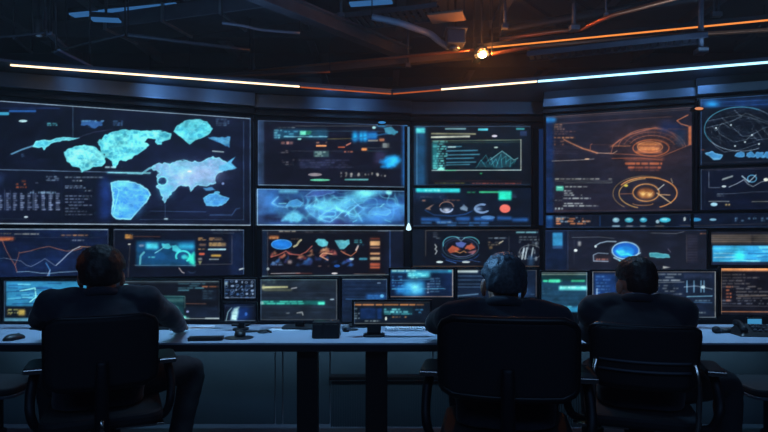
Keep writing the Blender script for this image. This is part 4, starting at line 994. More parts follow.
GAIN = 1.0
def display(pic, a, b, zb, zt, label, cat='display', name='wall_display', depth=.05, bezel=.014, edges=None, group=None, stand=None, step=None, frame='bezel'):
    """a, b: plan points of the front's left and right ends; zb, zt: lower and upper edge of the whole front."""
    d = (b - a); W = d.length; rz = math.atan2(d.y, d.x)
    mid = (a + b) / 2
    w, h = W - 2 * bezel, (zt - zb) - 2 * bezel
    base_z = stand['z'] if stand else zb
    t = empty(name, (mid.x, mid.y, base_z), rz)
    tag(t, label, cat, group)
    dz = zb - base_z + bezel
    case = MB().span(-W / 2 + .004, W / 2 - .004, .004, depth, dz - bezel + .004, dz + h + bezel - .004)
    part('casing', case, M['casing'], t, bevel=.004)
    rb = MB(); ring(rb, w, h, bezel, -.006, .012, dz)
    part('bezel', rb, M[frame], t, bevel=.002)
    world = Matrix.Translation((mid.x, mid.y, base_z + dz)) @ Matrix.Rotation(rz, 4, 'Z')
    cv = PIC[pic]()
    if edges:  # bright bezel edge reflections painted onto the screen border
        cs = []
        for u, v in ((-w / 2, h), (w / 2, h), (w / 2, 0), (-w / 2, 0)):
            p = world @ Vector((u, 0, v)); cs.append((CX + F * p.x / p.y, HY - F * (p.z - H) / p.y))
        cx = sum(c[0] for c in cs) / 4; cy = sum(c[1] for c in cs) / 4
        cs = [(x - .5 * (1 if x > cx else -1), y - .5 * (1 if y > cy else -1)) for x, y in cs]
        for k, side in enumerate('trbl'):
            if side in edges:
                col, wd = edges[side]
                cv.line([cs[k], cs[(k + 1) % 4]], col, wd, .95)
    cv.finish(int(abs(mid.x) * 37) + len(label))
    cv.A *= GAIN
    st = step or mid.y / F * .62
    me = screen_mesh('screen', w, h, world, cv, st)
    s = link('screen', me, M['screen'], t)
    s.location = (0, 0, dz)
    if stand:
        nx = stand.get('x', 0)
        ztop = dz + h * .35
        part('stand_neck', MB().span(nx - stand.get('w', .06) / 2, nx + stand.get('w', .06) / 2, depth - .002, depth + .03, .01, ztop), M['black_plastic'], t, bevel=.004)
        ft = MB().prism(rounded(stand.get('fw', .2), stand.get('fd', .16), .03, 5, nx, depth - .01), 0.0, .012)
        part('stand_foot', ft, M['black_plastic'], t, bevel=.003)
    return t

LE, DE, BE = ((148, 170, 190), 1.1), ((70, 92, 124), .9), ((96, 150, 190), 1.0)

def wall_display(pic, plane, x0, x1, yt, yb, label, off=.05, edges=None, group=None, bezel=.014, bit=None):
    ln = PLANES[plane]
    a, b = hit(ln, x0, off), hit(ln, x1, off)
    zt, zb = z_at(yt, a.y), z_at(yb, a.y)
    return display(pic, a, b, zb, zt, label, depth=off, edges=edges, group=group, bezel=bezel)

UP, LO = 'upper screens of the display wall', 'lower screens of the display wall'
wall_display('world_map', 'L', -22, 252, 97.6, 225.4, 'very large wall screen showing a glowing cyan world map', .06, {'t': LE, 'b': ((168, 186, 206), 1.5), 'r': ((66, 88, 122), 1.4)}, UP)
wall_display('console', 'CL', 256.6, 408.6, 118.8, 186.6, 'dark wall screen with orange and teal text, above the cloudy blue screen', .06, {'t': DE, 'b': ((110, 136, 156), 1), 'l': DE, 'r': BE}, UP)
wall_display('blue_network', 'CL', 255.6, 406.4, 187.4, 226.6, 'bright cloudy blue wall screen with tangled cyan curves', .06, {'t': ((110, 150, 180), .9), 'b': ((170, 196, 216), 1.3), 'l': ((150, 186, 214), 1.3), 'r': DE}, UP)
wall_display('teal_terminal', 'C', 412.6, 532, 124.6, 186.4, 'wall screen with teal text inside a thin pale frame', .06, {'t': DE, 'b': ((40, 60, 90), .8)}, UP)
wall_display('status_icons', 'C', 412, 532, 187, 227.6, 'wall screen with a green square and a pink disc', .06, {'b': ((60, 80, 110), .8)}, UP)
wall_display('orange_radar', 'R', 545, 693.4, 115.4, 214, 'large dusky wall screen with orange dome and round gauge drawings', .06, {'t': ((110, 84, 78), .8)}, UP)
wall_display('globe_mesh', 'FR', 699, 790, 98, 166.6, 'wall screen at the right with a pale wire mesh globe', .06, {'l': ((60, 90, 140), 1), 't': ((50, 84, 130), 1)}, UP)
wall_display('side_chart', 'FR', 699, 790, 168, 211.4, 'wall screen with a pale line plot, under the wire mesh globe', .06, {'l': DE, 't': ((70, 66, 80), .8)}, UP)
wall_display('icon_strip', 'R', 545, 691.4, 214.8, 228.6, 'narrow strip screen of cyan icons under the orange radar screen', .06, {'b': ((50, 66, 96), .8)}, UP, .008)
wall_display('icon_strip', 'FR', 693, 790, 213, 228.6, 'narrow strip screen of small icons under the pale line plot', .06, {'b': ((50, 66, 96), .8)}, UP, .008)
wall_display('line_chart', 'L', -22, 110, 227, 279, 'lower wall screen with orange and white line chart', .06, {'t': ((150, 170, 186), 1.3), 'r': ((60, 66, 84), 1)}, LO)
wall_display('teal_map', 'L', 112, 245.4, 227.6, 279, 'lower wall screen with a teal map and orange captions', .06, {'t': ((120, 136, 160), 1.1), 'r': DE, 'l': ((60, 66, 84), .9)}, LO)
wall_display('bubble_chart', 'CL', 260.6, 404.6, 228.6, 278, 'lower wall screen with a blue oval and many small coloured marks', .06, {'t': ((112, 124, 136), 1), 'b': ((100, 120, 130), 1.2)}, LO)
wall_display('brain_scan', 'C', 411.6, 540.6, 228.6, 268, 'lower wall screen with an orange and blue brain scan', .06, {'b': ((110, 84, 66), .9)}, LO)
wall_display('head_scan', 'R', 544, 708, 229, 271.4, 'lower wall screen with a glowing blue head scan', .06, {'t': ((40, 60, 100), .9), 'b': ((60, 56, 64), .8)}, LO)
wall_display('cyan_bars', 'FR', 709.6, 790, 230.4, 266, 'lower wall screen filled with a cyan striped band', .06, {'t': ((40, 44, 60), .8)}, LO)

# ------------------------------------------------------------------ backing wall, soffit, rails
def poly_wall(name, pts, z0, z1, thick, mat, off=0.0):
    """pts: plan points left to right; the wall grows away from the viewer by thick."""
    n = len(pts)
    fr, bk = [], []
    for i, p in enumerate(pts):
        d = (pts[min(i + 1, n - 1)] - pts[max(i - 1, 0)]).normalized()
        nn = Vector((d.y, -d.x))
        fr.append(p + nn * off); bk.append(p + nn * (off - thick))
    mb = MB()
    for i in range(n - 1):
        q = [fr[i], fr[i + 1], bk[i + 1], bk[i]]
        mb.prism([(v.x, v.y) for v in q], z0, z1)
    return mb
plan = [hit(PLANES['L'], -60), hit(PLANES['L'], 254), hit(PLANES['CL'], 255.4), hit(PLANES['CL'], 410), hit(PLANES['C'], 411), hit(PLANES['C'], 543.4),
        hit(PLANES['R'], 543.8), hit(PLANES['R'], 695.4), hit(PLANES['FR'], 696), hit(PLANES['FR'], 830)]
struct('wall_video', poly_wall('wall', plan, 0, 3.02, .12, M['wall']), M['wall'])
SOF = [pl(-75, 5.02), pl(13, 5.364), pl(392, 6.42), pl(768, 5.27), pl(860, 5.05)]   # front edge of the soffit
# fascia above the screens
struct('trim_1', poly_wall('fascia', plan[:6], 2.86, 3.0, .06, M['fascia'], .06), M['fascia'])
sof = MB()
back = [plan[0], plan[1], plan[3], plan[5], plan[6], plan[7], plan[9]]
outl = [(p.x, p.y) for p in SOF] + [(p.x, p.y + .02) for p in reversed(back)]
sof.prism(outl, 3.02, 3.045)
struct('trim_2', sof, M['fascia'])
left_plan = plan[:6]; right_plan = plan[6:]
struct('trim_3', poly_wall('rail', left_plan, 2.845, 2.862, .1, M['rail'], .1), M['rail'], .003)
struct('trim_4', poly_wall('rail', plan, 2.765, 2.8, .06, M['steel_dark'], .06), M['steel_dark'], .01)
struct('trim_5', poly_wall('rail', right_plan, 2.825, 2.915, .1, M['fascia'], .1), M['rail'], .01)

# LED lines along the soffit's lower front edge
def led(name, p0, p1, z, w, h, mat, label, group='led lines along the soffit'):
    t = empty(name, ((p0.x + p1.x) / 2, (p0.y + p1.y) / 2, z))
    tag(t, label, 'led strip', group)
    c = Vector((t.location.x, t.location.y, z))
    a, b = Vector((p0.x, p0.y, z)) - c, Vector((p1.x, p1.y, z)) - c
    n = Vector((0, 0, h / 2 + .012))
    part('channel', MB().bar(a + n, b + n, .03, .02), M['galv'], t)
    part('diffuser', MB().bar(a, b, w, h), mat, t)
    return t
def on(px):
    for i in range(len(SOF) - 1):
        p = hit((SOF[i], SOF[i + 1]), px)
        if min(SOF[i].x, SOF[i + 1].x) - 1e-4 <= p.x <= max(SOF[i].x, SOF[i + 1].x) + 1e-4:
            return p + Vector((0, -.035))
zl = 2.985
led('led_strip', on(13), on(300), 2.985, .016, .013, M['led_warm'], 'long warm white led line above the world map')
led('led_strip', on(301), on(391), 2.98, .012, .011, M['led_dim'], 'dim amber led line left of the bend')
led('led_strip', on(393), on(440), 2.98, .012, .011, M['led_dim'], 'short dim amber led line right of the bend')
led('led_strip', on(441), on(536), 2.985, .016, .013, M['led_warm'], 'short warm white led line right of the centre')
led('led_strip', on(537), on(800), 2.985, .016, .017, M['led_cool'], 'long icy cyan led line at upper right')
# hangers that carry the led channels below the soffit
hg = MB()
for px in (14, 90, 170, 299, 345, 391, 393, 440, 442, 535, 538, 620, 700, 768):
    p = on(px); hg.span(p.x - .006, p.x + .006, p.y + .0, p.y + .05, 3.005, 3.022)
struct('trim_6', hg, M['steel_dark'])

# vertical posts between the screen blocks; only the first is a real light
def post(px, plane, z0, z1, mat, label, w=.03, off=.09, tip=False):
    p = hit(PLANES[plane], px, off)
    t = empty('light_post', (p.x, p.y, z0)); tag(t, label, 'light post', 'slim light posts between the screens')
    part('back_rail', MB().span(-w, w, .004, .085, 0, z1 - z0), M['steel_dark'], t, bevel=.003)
    part('front_strip', MB().span(-w / 4, w / 4, -.006, .005, .01, z1 - z0 - .01), mat, t)
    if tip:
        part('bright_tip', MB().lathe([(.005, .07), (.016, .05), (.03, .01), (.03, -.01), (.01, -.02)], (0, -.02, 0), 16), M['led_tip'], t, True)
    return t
post(408.6, 'CL', z_at(229, 6.8), z_at(127, 6.8), M['led_post'], 'slim blue light post with a bright tip at its foot', .05, .1, True)
post(253.6, 'L', z_at(276, 6.4), z_at(121, 6.4), M['steel'], 'dark slim post right of the world map', .02, .07)
post(541, 'C', z_at(226, 6.8), z_at(128, 6.8), material('post_painted_glow', (20, 24, 40), .5, emit=(22, 52, 104), strength=.5), 'post with painted blue glow left of the orange radar screen', .1, .08)  # blue light falling on this post put in as emission, no lamp
post(696.4, 'R', z_at(212, 5.9), z_at(112, 5.9), M['steel'], 'dark slim post right of the orange radar screen', .03, .07)

def small_lamp(px, py, plane, mat, label, s=.05):
    p = hit(PLANES[plane], px, .16); z = z_at(py, p.y)
    t = empty('marker_light', (p.x, p.y, z)); tag(t, label, 'marker light', 'small marker lights on the header')
    part('housing', MB().span(-s, s, .0, .08, -.02, .02), M['black_plastic'], t, bevel=.006)
    part('lens', MB().ball((0, 0, 0), (s * .9, .014, .015), 18, 10), mat, t, True)
blue_lens = material('blue_lens', (20, 24, 30), .4, emit=(60, 150, 225), strength=.8)
amber_lens = material('amber_lens', (30, 24, 20), .4, emit=(235, 150, 100), strength=.9)
small_lamp(382, 122.5, 'CL', blue_lens, 'small blue light above the orange and teal text screen')
small_lamp(699, 108.6, 'FR', amber_lens, 'small amber light at the corner of the mesh globe screen')

# ------------------------------------------------------------------ shell of the room
struct('floor', MB().span(-7, 7, -3, 12, -.1, 0), M['floor'])
struct('ceiling', MB().span(-7, 7, -3, 12, 4.15, 4.3), M['ceiling'])
struct('wall_left', MB().span(-7.1, -7, -3, 12, 0, 4.15), M['wall'])
struct('wall_right', MB().span(7, 7.1, -3, 12, 0, 4.15), M['wall'])
struct('wall_back', MB().span(-7, 7, 12, 12.1, 0, 4.15), M['wall'])
struct('wall_front', MB().span(-7, 7, -3.1, -3, 0, 4.15), M['wall'])
struct('baseboard_back', poly_wall('b', plan, 0, .1, .02, M['steel_dark'], .02), M['steel_dark'])
cb = MB()
k = 8
pj = MB()
for x in (-4.6, -3.4, -2.2, -1.0, .2, 1.4, 2.6, 3.8): pj.span(x - .05, x + .05, 3.5, 12, 4.0, 4.02).span(x - .01, x + .01, 3.5, 12, 4.02, 4.15)
struct('trim_7', pj, M['steel'])
for y in (6.0, 7.3, 8.6, 9.9, 11.2):
    struct('trim_%d' % k, MB().span(-7, 7, y - .07, y + .07, 3.93, 4.15), M['ceiling'], .01); k += 1

# ------------------------------------------------------------------ ceiling services
def hung(name, mb, ends, mat, label, cat, smooth=False, bevel=0.0):
    c = Vector(ends[0])
    t = empty(name, c); tag(t, label, cat)
    mb.v = [v - c for v in mb.v]
    part('body', mb, mat, t, smooth, bevel)
    for e in ends:
        e = Vector(e) - c
        part('hanger', MB().span(e.x - .006, e.x + .006, e.y - .006, e.y + .006, e.z + .004, 4.152 - c.z), M['steel_dark'], t)
    return t
def run(name, pts, w, h, mat, label, cat, group=None, bevel=.006):
    return hung(name, bars(pts, w, h), [pts[0], pts[-1]], mat, label, cat, False, bevel)
def bars(pts, w, h):
    mb = MB()
    for a, b in zip(pts[:-1], pts[1:]): mb.bar(a, b, w, h)
    return mb
def zD(py, z): return (z - H) * F / (HY - py)
def C(px, py, z): return P(px, py, zD(py, z))

# diagonal I-beam
def ibeam(a, b, h, w, mat, name, label):
    a, b = Vector(a), Vector(b)
    t = empty(name, (a + b) / 2); tag(t, label, 'beam')
    c = (a + b) / 2; a -= c; b -= c
    up = Vector((0, 0, 1))
    part('lower_flange', MB().bar(a, b, w, .022), mat, t)
    part('web', MB().bar(a + up * h / 2, b + up * h / 2, .02, h), mat, t)
    part('upper_flange', MB().bar(a + up * h, b + up * h, w, .022), mat, t)
    return t
ibeam(C(232, -10, 3.62), C(408, 60, 3.62), .14, .13, M['steel'], 'steel_beam', 'dark steel beam slanting down to the middle of the ceiling')
# long amber-lit beam running across, carrying the bright lamp
bA, bB = C(150, 86, 3.55), C(474, 53.5, 3.55)
run('box_beam', [bA, bB], .1, .11, M['warm_brown'], 'long low box beam left of the bright orange lamp', 'beam')  # orange lamp light on the beam put into its brown colour
rail_d = (C(800, 17, 3.5) - C(478, 48.6, 3.5))
t = empty('light_rail', C(478, 48.6, 3.5)); tag(t, 'thin glowing orange rail running right from the bright lamp', 'light rail')
part('rail_body', MB().bar((0, .02, .03), rail_d + Vector((0, .02, .03)), .05, .05), M['steel_dark'], t)
part('front_strip', MB().bar((0, 0, 0), rail_d, .014, .014), M['led_orange'], t)
run('conduit', [C(492, 54, 3.4), C(530, 47, 3.4), C(640, 38, 3.4), C(800, 28, 3.4)], .05, .03, M['coppery'], 'straight copper conduit just below the orange rail', 'conduit')
cp = [C(500, 40, 3.6), C(556, 31.4, 3.6), C(578, 30, 3.6), C(592, 24, 3.6), C(612, 15.5, 3.6), C(640, 8, 3.6), C(676, -2, 3.6), C(720, -14, 3.6)]
pts_ = cp; hung('conduit', MB().tube(pts_, .022, 10, 5), [pts_[0], pts_[-1]], M['coppery'], 'bent copper conduit kinking upward right of the lamp', 'conduit', True)
pts_ = [C(250, 71, 3.5), C(330, 63.5, 3.5), C(400, 57, 3.5), C(474, 50, 3.5)]; hung('conduit', MB().tube(pts_, .014, 8, 3), [pts_[0], pts_[-1]], M['coppery'], 'thin copper line painting the lit beam edge left of the lamp', 'conduit', True)  # made-up line for the orange-lit upper edge of the beam
pts_ = [C(190, 81, 3.35), C(225, 77, 3.35), C(262, 75, 3.35), C(330, 72, 3.35)]; hung('conduit', MB().tube(pts_, .014, 8, 3), [pts_[0], pts_[-1]], M['coppery'], 'thin copper line painting the lit beam edge above the left led line', 'conduit', True)  # made-up line for the orange-lit lower edge of the beam
# dark pipe and struts at upper right
pts_ = [C(490, 33, 3.75), C(560, 20, 3.75), C(640, 7, 3.75), C(720, -6, 3.75)]; hung('pipe', MB().tube(pts_, .05, 12, 2), [pts_[0], pts_[-1]], M['steel_dark'], 'fat dark pipe crossing above the bent conduit', 'pipe', True)
for a, b, lab in (((517, -4), (572, 33), 'dark slanting strut left of the bent conduit'), ((570, -2), (606, 21), 'dark slanting strut right of the hanging rod'), ((736, 50), (764, 26), 'thin slanting strut at the right end of the ceiling')):
    run('strut', [C(*a, 3.9), C(*b, 3.9)], .06, .05, M['steel_dark'], lab, 'strut')
# hanging rods
for px, py, z, w, lab in ((408, 66, 3.45, .03, 'hanging rod at the end of the slanting steel beam'), (505, 27, 3.66, .035, 'hanging rod above the orange rail near the lamp'), (574, 29, 3.6, .05, 'hanging rod meeting the kink of the bent conduit'),
                          (606, 16, 3.66, .02, 'thin hanging rod beside the bent conduit'), (701, 52, 3.15, .05, 'long dark hanging rod in front of the right cable tray'), (714, 15, 3.8, .03, 'short hanging rod, left of the pair at upper right'), (718.5, 15, 3.8, .03, 'short hanging rod, right of the pair at upper right'), (341, 16, 3.8, .035, 'hanging rod at the left end of the blue cable ladder'), (254, 68, 3.5, .014, 'thin hanging rod left of the slanting steel beam')):
    p = C(px, py, z)
    t = empty('hanging_rod', p); tag(t, lab, 'rod', 'rods hanging from the ceiling')
    part('rod', MB().tube([(0, 0, 0), (0, 0, 4.15 - p.z)], w / 2, 10), M['steel'], t, True)
    part('clamp', MB().span(-w, w, -w, w, -.02, .03), M['galv'] if px > 560 else M['steel'], t, bevel=.004)
# cable trays
def tray(a, b, w, n, mat, label, rail=.05):
    a, b = Vector(a), Vector(b)
    t = empty('cable_tray', (a + b) / 2); tag(t, label, 'cable tray', 'cable trays under the ceiling')
    c = (a + b) / 2; a -= c; b -= c
    s = (b - a).normalized().cross(Vector((0, 0, 1))).normalized() * w / 2
    part('side_rail', MB().bar(a + s, b + s, .014, rail), mat, t); part('side_rail', MB().bar(a - s, b - s, .014, rail), mat, t)
    for k in range(n):
        p = a.lerp(b, (k + .5) / n)
        part('rung', MB().bar(p - s, p + s, .045, .014), mat, t)
    cb = MB()
    r = random.Random(int(w * 1000))
    for j in range(4):
        off = s * (j / 1.5 - 1) * .8
        cb.tube([a.lerp(b, q / 8) + off + Vector((0, 0, .03 + r.uniform(0, .012))) for q in range(9)], .012, 8, 2)
    part('cable', cb, M['black_plastic'], t, True)
    return t
tray(C(528, 57, 3.28), C(706, 38, 3.28), .2, 24, M['steel'], 'silver cable tray below the orange rail')
tray(C(334, 24, 3.86), C(440, 12, 3.86), .4, 16, M['steel'], 'bluish cable ladder in the middle of the ceiling')
# box duct with bluish elbow pipe near the lamp
c0 = C(456, 44, 3.5)
t = empty('air_box', c0); tag(t, 'grey ventilation box above the bright lamp', 'ventilation box')
part('body', MB().span(-.1, .1, -.05, .2, .0, .15), M['steel'], t, bevel=.012)
part('collar', MB().span(-.12, .12, -.07, .22, .15, .168), M['steel'], t, bevel=.004)
part('outlet', MB().lathe([(.06, -.045), (.065, -.035), (.05, .0)], (-.01, .06, 0), 20), M['galv'], t, True)
part('hanger', MB().span(-.012, .012, .05, .07, .16, 4.15 - c0.z), M['steel_dark'], t)
pts_ = [C(372, 17, 3.7), C(396, 22, 3.65), C(414, 28, 3.62), C(430, 34, 3.6), C(440, 42, 3.55), C(448, 47, 3.52)]; hung('pipe', MB().tube(pts_, .035, 12, 5), [pts_[0], pts_[-1]], M['pipe_blue'], 'curved bluish pipe bending down to the ventilation box', 'pipe', True)
pl_ = MB(); a, b = C(430, 19, 3.72), C(464, 15, 3.72); pl_.bar(a, b, .26, .02)
hung('ceiling_plate', pl_, [a, b], M['warm_brown'], 'flat brownish plate above the ventilation box', 'plate')
# wide flat duct upper left
a, b = C(118, 37, 3.8), C(300, 14, 3.8)
t = empty('air_duct', (a + b) / 2); tag(t, 'wide flat duct across the upper left ceiling', 'duct'); c = (a + b) / 2
part('duct_body', MB().bar(a - c + Vector((0, 0, .1)), b - c + Vector((0, 0, .1)), .5, .18), M['steel'], t, bevel=.01)
for q in (.02, .35, .66, .98):
    p = (a - c).lerp(b - c, q); d = (b - a).normalized()
    part('flange', MB().bar(p - d * .015 + Vector((0, 0, .1)), p + d * .015 + Vector((0, 0, .1)), .55, .22), M['galv'], t)
a, b = C(200, 44, 3.6), C(330, 30, 3.6)
# blue panel lights upper left
for (p0, p1, w, lab) in (((72, 15.4), (178, 5), .1, 'long flat blue ceiling light at upper left'), ((92, 19.4), (120, 20.6), .09, 'short bright blue ceiling light below the long one'), ((392, 1.5), (350, 4.5), .1, 'dim blue ceiling light at the top edge near the middle')):
    a, b = C(*p0, 4.0 if p0[0] < 90 else 3.7 if p0[0] < 200 else 4.02), C(*p1, 4.0 if p0[0] < 90 else 3.7 if p0[0] < 200 else 4.02); c = (a + b) / 2
    t = empty('panel_light', c); tag(t, lab, 'ceiling light', 'blue panel lights on the ceiling')
    part('housing', MB().bar(a - c + Vector((0, 0, .035)), b - c + Vector((0, 0, .035)), w + .04, .05), M['steel_dark'], t, bevel=.005)
    part('diffuser', MB().bar(a - c, b - c, w, .02), M['led_blue'], t)
    part('hanger', MB().span(-.01, .01, -.01, .01, .06, 4.15 - c.z), M['steel_dark'], t)
# left cluster
p = C(39, 35, 3.5)
t = empty('spotlight', p); tag(t, 'small dark spotlight hanging at the far upper left', 'spotlight')
part('can', MB().lathe([(.035, .0), (.05, .01), (.05, .16), (.03, .18)], (0, 0, 0), 20), M['steel_dark'], t, True)
part('stem', MB().tube([(0, 0, .17), (0, 0, 4.15 - p.z)], .015, 8), M['steel_dark'], t)
part('lens', MB().lathe([(.03, .0), (.03, -.012), (.02, -.018)], (0, 0, 0), 18), M['paper'], t, True)
part('yoke', MB().span(.05, .075, -.02, .02, .06, .3), M['steel'], t, bevel=.003)
run('strut', [C(48.5, 33, 3.55), C(66, 49, 3.55)], .06, .04, M['pipe_blue'], 'short bluish strut beside the far left spotlight', 'strut')
run('strut', [P(56, 51, 5.5), P(90, 68, 5.75)], .12, .03, M['pipe_blue'], 'broad bluish strut sloping down to the left led line', 'strut')
run('strut', [C(14, 38, 3.5), C(32, 53, 3.5)], .03, .03, M['steel'], 'thin dark strut at the far left', 'strut')
pts_ = [C(-20, 39, 3.5), C(16, 36, 3.5), C(44, 33, 3.5)]; hung('pipe', MB().tube(pts_, .012, 8, 2), [pts_[0], pts_[-1]], M['steel'], 'thin pipe reaching the far left spotlight', 'pipe', True)
pts_ = [C(52, 52, 3.5), C(85, 44, 3.5), C(125, 35, 3.5)]; hung('pipe', MB().tube(pts_, .012, 8, 2), [pts_[0], pts_[-1]], M['steel'], 'thin pipe between broad strut and wide flat duct', 'pipe', True)
pts_ = [C(128, 35, 3.45), C(190, 43, 3.45), C(250, 50, 3.45)]; hung('pipe', MB().tube(pts_, .022, 8, 2), [pts_[0], pts_[-1]], M['steel'], 'thin pipe sloping right under the wide flat duct', 'pipe', True)
pts_ = [C(222, 23, 3.6), C(244, 26, 3.6), C(262, 30, 3.6), C(300, 33, 3.6)]; hung('pipe', MB().tube(pts_, .016, 8, 3), [pts_[0], pts_[-1]], M['pipe_blue'], 'thin bluish pipe curving under the wide flat duct', 'pipe', True)
# the bright orange lamp
p = C(482, 55.5, 3.42)
t = empty('ceiling_spotlight', p); tag(t, 'blazing orange spotlight under the ceiling beams', 'spotlight')
part('reflector', MB().lathe([(.03, .09), (.06, .085), (.085, .04), (.09, .0), (.084, .0), (.07, .035), (.03, .06)], (0, 0, 0), 28), M['galv'], t, True)
part('bulb', MB().ball((0, -.03, .005), (.05, .05, .042), 20, 12), M['bulb'], t, True)
part('stem', MB().tube([(0, 0, .08), (0, 0, .2), (0, .02, 4.15 - p.z)], .014, 8), M['steel_dark'], t)
LAMP = p
# ------------------------------------------------------------------ the long desk
TOP = .745
t = empty('control_desk', (0, 3.53, 0)); tag(t, 'long pale desk running across the whole room', 'desk')
part('desktop', MB().span(-2.95, 2.95, -.33, .35, TOP - .012, TOP), M['desk'], t, bevel=.002)
part('desk_edge', MB().span(-2.95, 2.95, -.326, .346, TOP - .052, TOP - .0125), M['desk_edge'], t, bevel=.003)
for px, w in ((307.5, .12), (376.5, .13), (-70, .12), (820, .12), (640, .12)):
    x = (px - CX) / F * 3.32
    part('leg', MB().span(x - w / 2, x + w / 2, -.24, -.14, .02, TOP - .053), M['desk_leg'], t, bevel=.006)
    part('foot', MB().span(x - w / 2 - .02, x + w / 2 + .02, -.28, .26, 0, .025), M['desk_leg'], t, bevel=.006)
def panel_x(px, D=3.86): return (px - CX) / F * D
def mpanel(px0, px1, z0, z1, name='modesty_panel', y0=.3, y1=.32):
    part(name, MB().span(panel_x(px0), panel_x(px1), y0, y1, z0, z1), M['panel'], t, bevel=.004)
mpanel(-40, 275.5, .07, TOP - .054); mpanel(276.5, 283, .07, TOP - .054); mpanel(284, 330, .07, TOP - .054)
mpanel(331, 432, .41, TOP - .054); mpanel(580, 612, .07, TOP - .054); mpanel(613, 810, .07, TOP - .054); mpanel(433, 579, .41, TOP - .054)
rl = MB().span(panel_x(330), panel_x(580), .27, .33, .378, .4); part('cross_rail', rl, M['desk_leg'], t, bevel=.003)
sl = MB(); x = panel_x(331)
while x < panel_x(579):                                        # one ribbed sheet
    sl.span(x, x + .012, .3, .316, .05, .364); x += .0165
part('ribbed_panel', sl.span(panel_x(331), panel_x(579), .314, .322, .05, .364), M['panel'], t)
# grommet
part('cable_grommet', MB().lathe([(.035, 0), (.04, .004), (.026, .006)], (panel_x(352, 3.6), .12, TOP), 20), M['black_plastic'], t, True)

# ------------------------------------------------------------------ desk monitors
def monitor(pic, D, x0, x1, yt, yb, label, edges=None, sx=None, frame='bezel', bezel=.012, group='monitors standing on the desk', fw=.22, w=.06, fd=.16):
    a, b = pl(x0, D), pl(x1, D)
    zt, zb = z_at(yt, D), z_at(yb, D)
    st = {'z': TOP + .001, 'x': sx if sx is not None else 0, 'fw': fw, 'w': w, 'fd': fd}
    return display(pic, a, b, zb, zt, label, 'monitor', 'desk_monitor', .035, bezel, edges, group, st, frame=frame)
monitor('blue_code', 3.7, 2, 96, 279, 323, 'desk monitor with blue stripes, left of the first person', {'l': DE})
monitor('green_window', 3.7, 98, 221.4, 279, 321, 'desk monitor with a green window, right of the first person', {'t': ((70, 84, 100), .9), 'b': ((140, 150, 156), .9), 'r': ((40, 52, 70), .8)})
monitor('glyph_grid', 3.8, 222.6, 257.4, 277.4, 300, 'small desk monitor filled with tiny grey glyphs, above another', {'t': ((96, 112, 140), .9), 'b': ((90, 100, 124), .9), 'l': DE, 'r': DE}, fw=.12, fd=.09)
monitor('pale_curve', 3.62, 222.6, 257.4, 302, 323, 'small desk monitor with a pale curved shape, under the glyph monitor', {'b': ((100, 120, 140), .9)}, fw=.1, fd=.09, w=.04)
monitor('log_list', 3.7, 258.6, 339, 277.4, 322, 'grey desk monitor with one teal bar', {'t': ((76, 100, 110), 1.1), 'r': ((96, 100, 108), 1), 'b': ((84, 90, 100), .9), 'l': DE})
monitor('dim_blue', 3.78, 340.4, 389, 277, 323, 'dim blue desk monitor behind the low amber headed one', {'t': ((110, 130, 140), 1), 'r': DE})
monitor('orange_header', 3.4, 352, 432, 299.6, 326, 'low desk monitor with an amber header line', {'t': ((60, 60, 66), .8), 'b': ((110, 116, 120), .8), 'l': DE}, sx=-.11, w=.085, fw=.13, fd=.12)
monitor('cyan_window', 3.66, 388.6, 455, 267.4, 299, 'desk monitor with a bright cyan window and brownish frame', {'b': ((150, 120, 104), 1), 'r': ((150, 140, 136), 1.3), 't': ((80, 80, 90), .8)}, fw=.2)
monitor('list_window', 3.72, 455.8, 538.6, 268, 299, 'desk monitor half hidden behind the grey haired person', {'r': ((90, 80, 78), .9), 't': ((80, 84, 90), .8)})
monitor('green_rows', 3.7, 539.6, 589, 270.4, 314, 'narrow desk monitor with green and cyan rows', {'t': ((100, 96, 92), 1), 'r': ((96, 112, 130), 1.1)})
monitor('code_columns', 3.7, 590.4, 717.6, 269.4, 319.6, 'wide desk monitor behind the third person', {'t': ((110, 100, 96), .9), 'l': ((130, 140, 150), 1), 'r': ((140, 140, 140), 1.2), 'b': ((110, 120, 130), 1)})
monitor('amber_code', 3.7, 719, 800, 266.6, 316.4, 'desk monitor with an amber bar, at the right end', {'l': ((130, 110, 96), .9)})

# ------------------------------------------------------------------ small things on the desk
def on_desk(px, py):
    D = (H - TOP) * F / (py - HY); return Vector(((px - CX) / F * D, D, TOP))
def box_thing(px, w, d, h, taper, label):
    p = on_desk(px, 338.6)
    t = empty('desktop_speaker', (p.x, p.y + d / 2, TOP)); tag(t, label, 'speaker')
    b = MB(); vs = []
    for z, s in ((0, 1), (h, taper)):
        vs += [(-w / 2 * s, -d / 2 * s, z), (w / 2 * s, -d / 2 * s, z), (w / 2 * s, d / 2 * s, z), (-w / 2 * s, d / 2 * s, z)]
    b.add(vs, [(3, 2, 1, 0), (4, 5, 6, 7), (0, 1, 5, 4), (1, 2, 6, 5), (2, 3, 7, 6), (3, 0, 4, 7)])
    part('body', b, M['black_plastic'], t, bevel=.006)
    part('grille', MB().span(-w * .45, -w * .12, -d / 2 - .002, -d / 2 + .01, .012, h - .014), M['mesh_fabric'], t, bevel=.002)
    part('grille', MB().span(-w * .04, w * .45, -d / 2 - .002, -d / 2 + .01, .012, h - .014), M['grey_plastic'] if False else M['mesh_fabric'], t, bevel=.002)
    part('button', MB().lathe([(.009, 0), (.01, .003), (.006, .005)], (.03, 0, h - .002), 14), M['galv'], t, True)
box_thing(325.5, .165, .11, .098, .96, 'squat black desktop speaker below the grey log monitor')

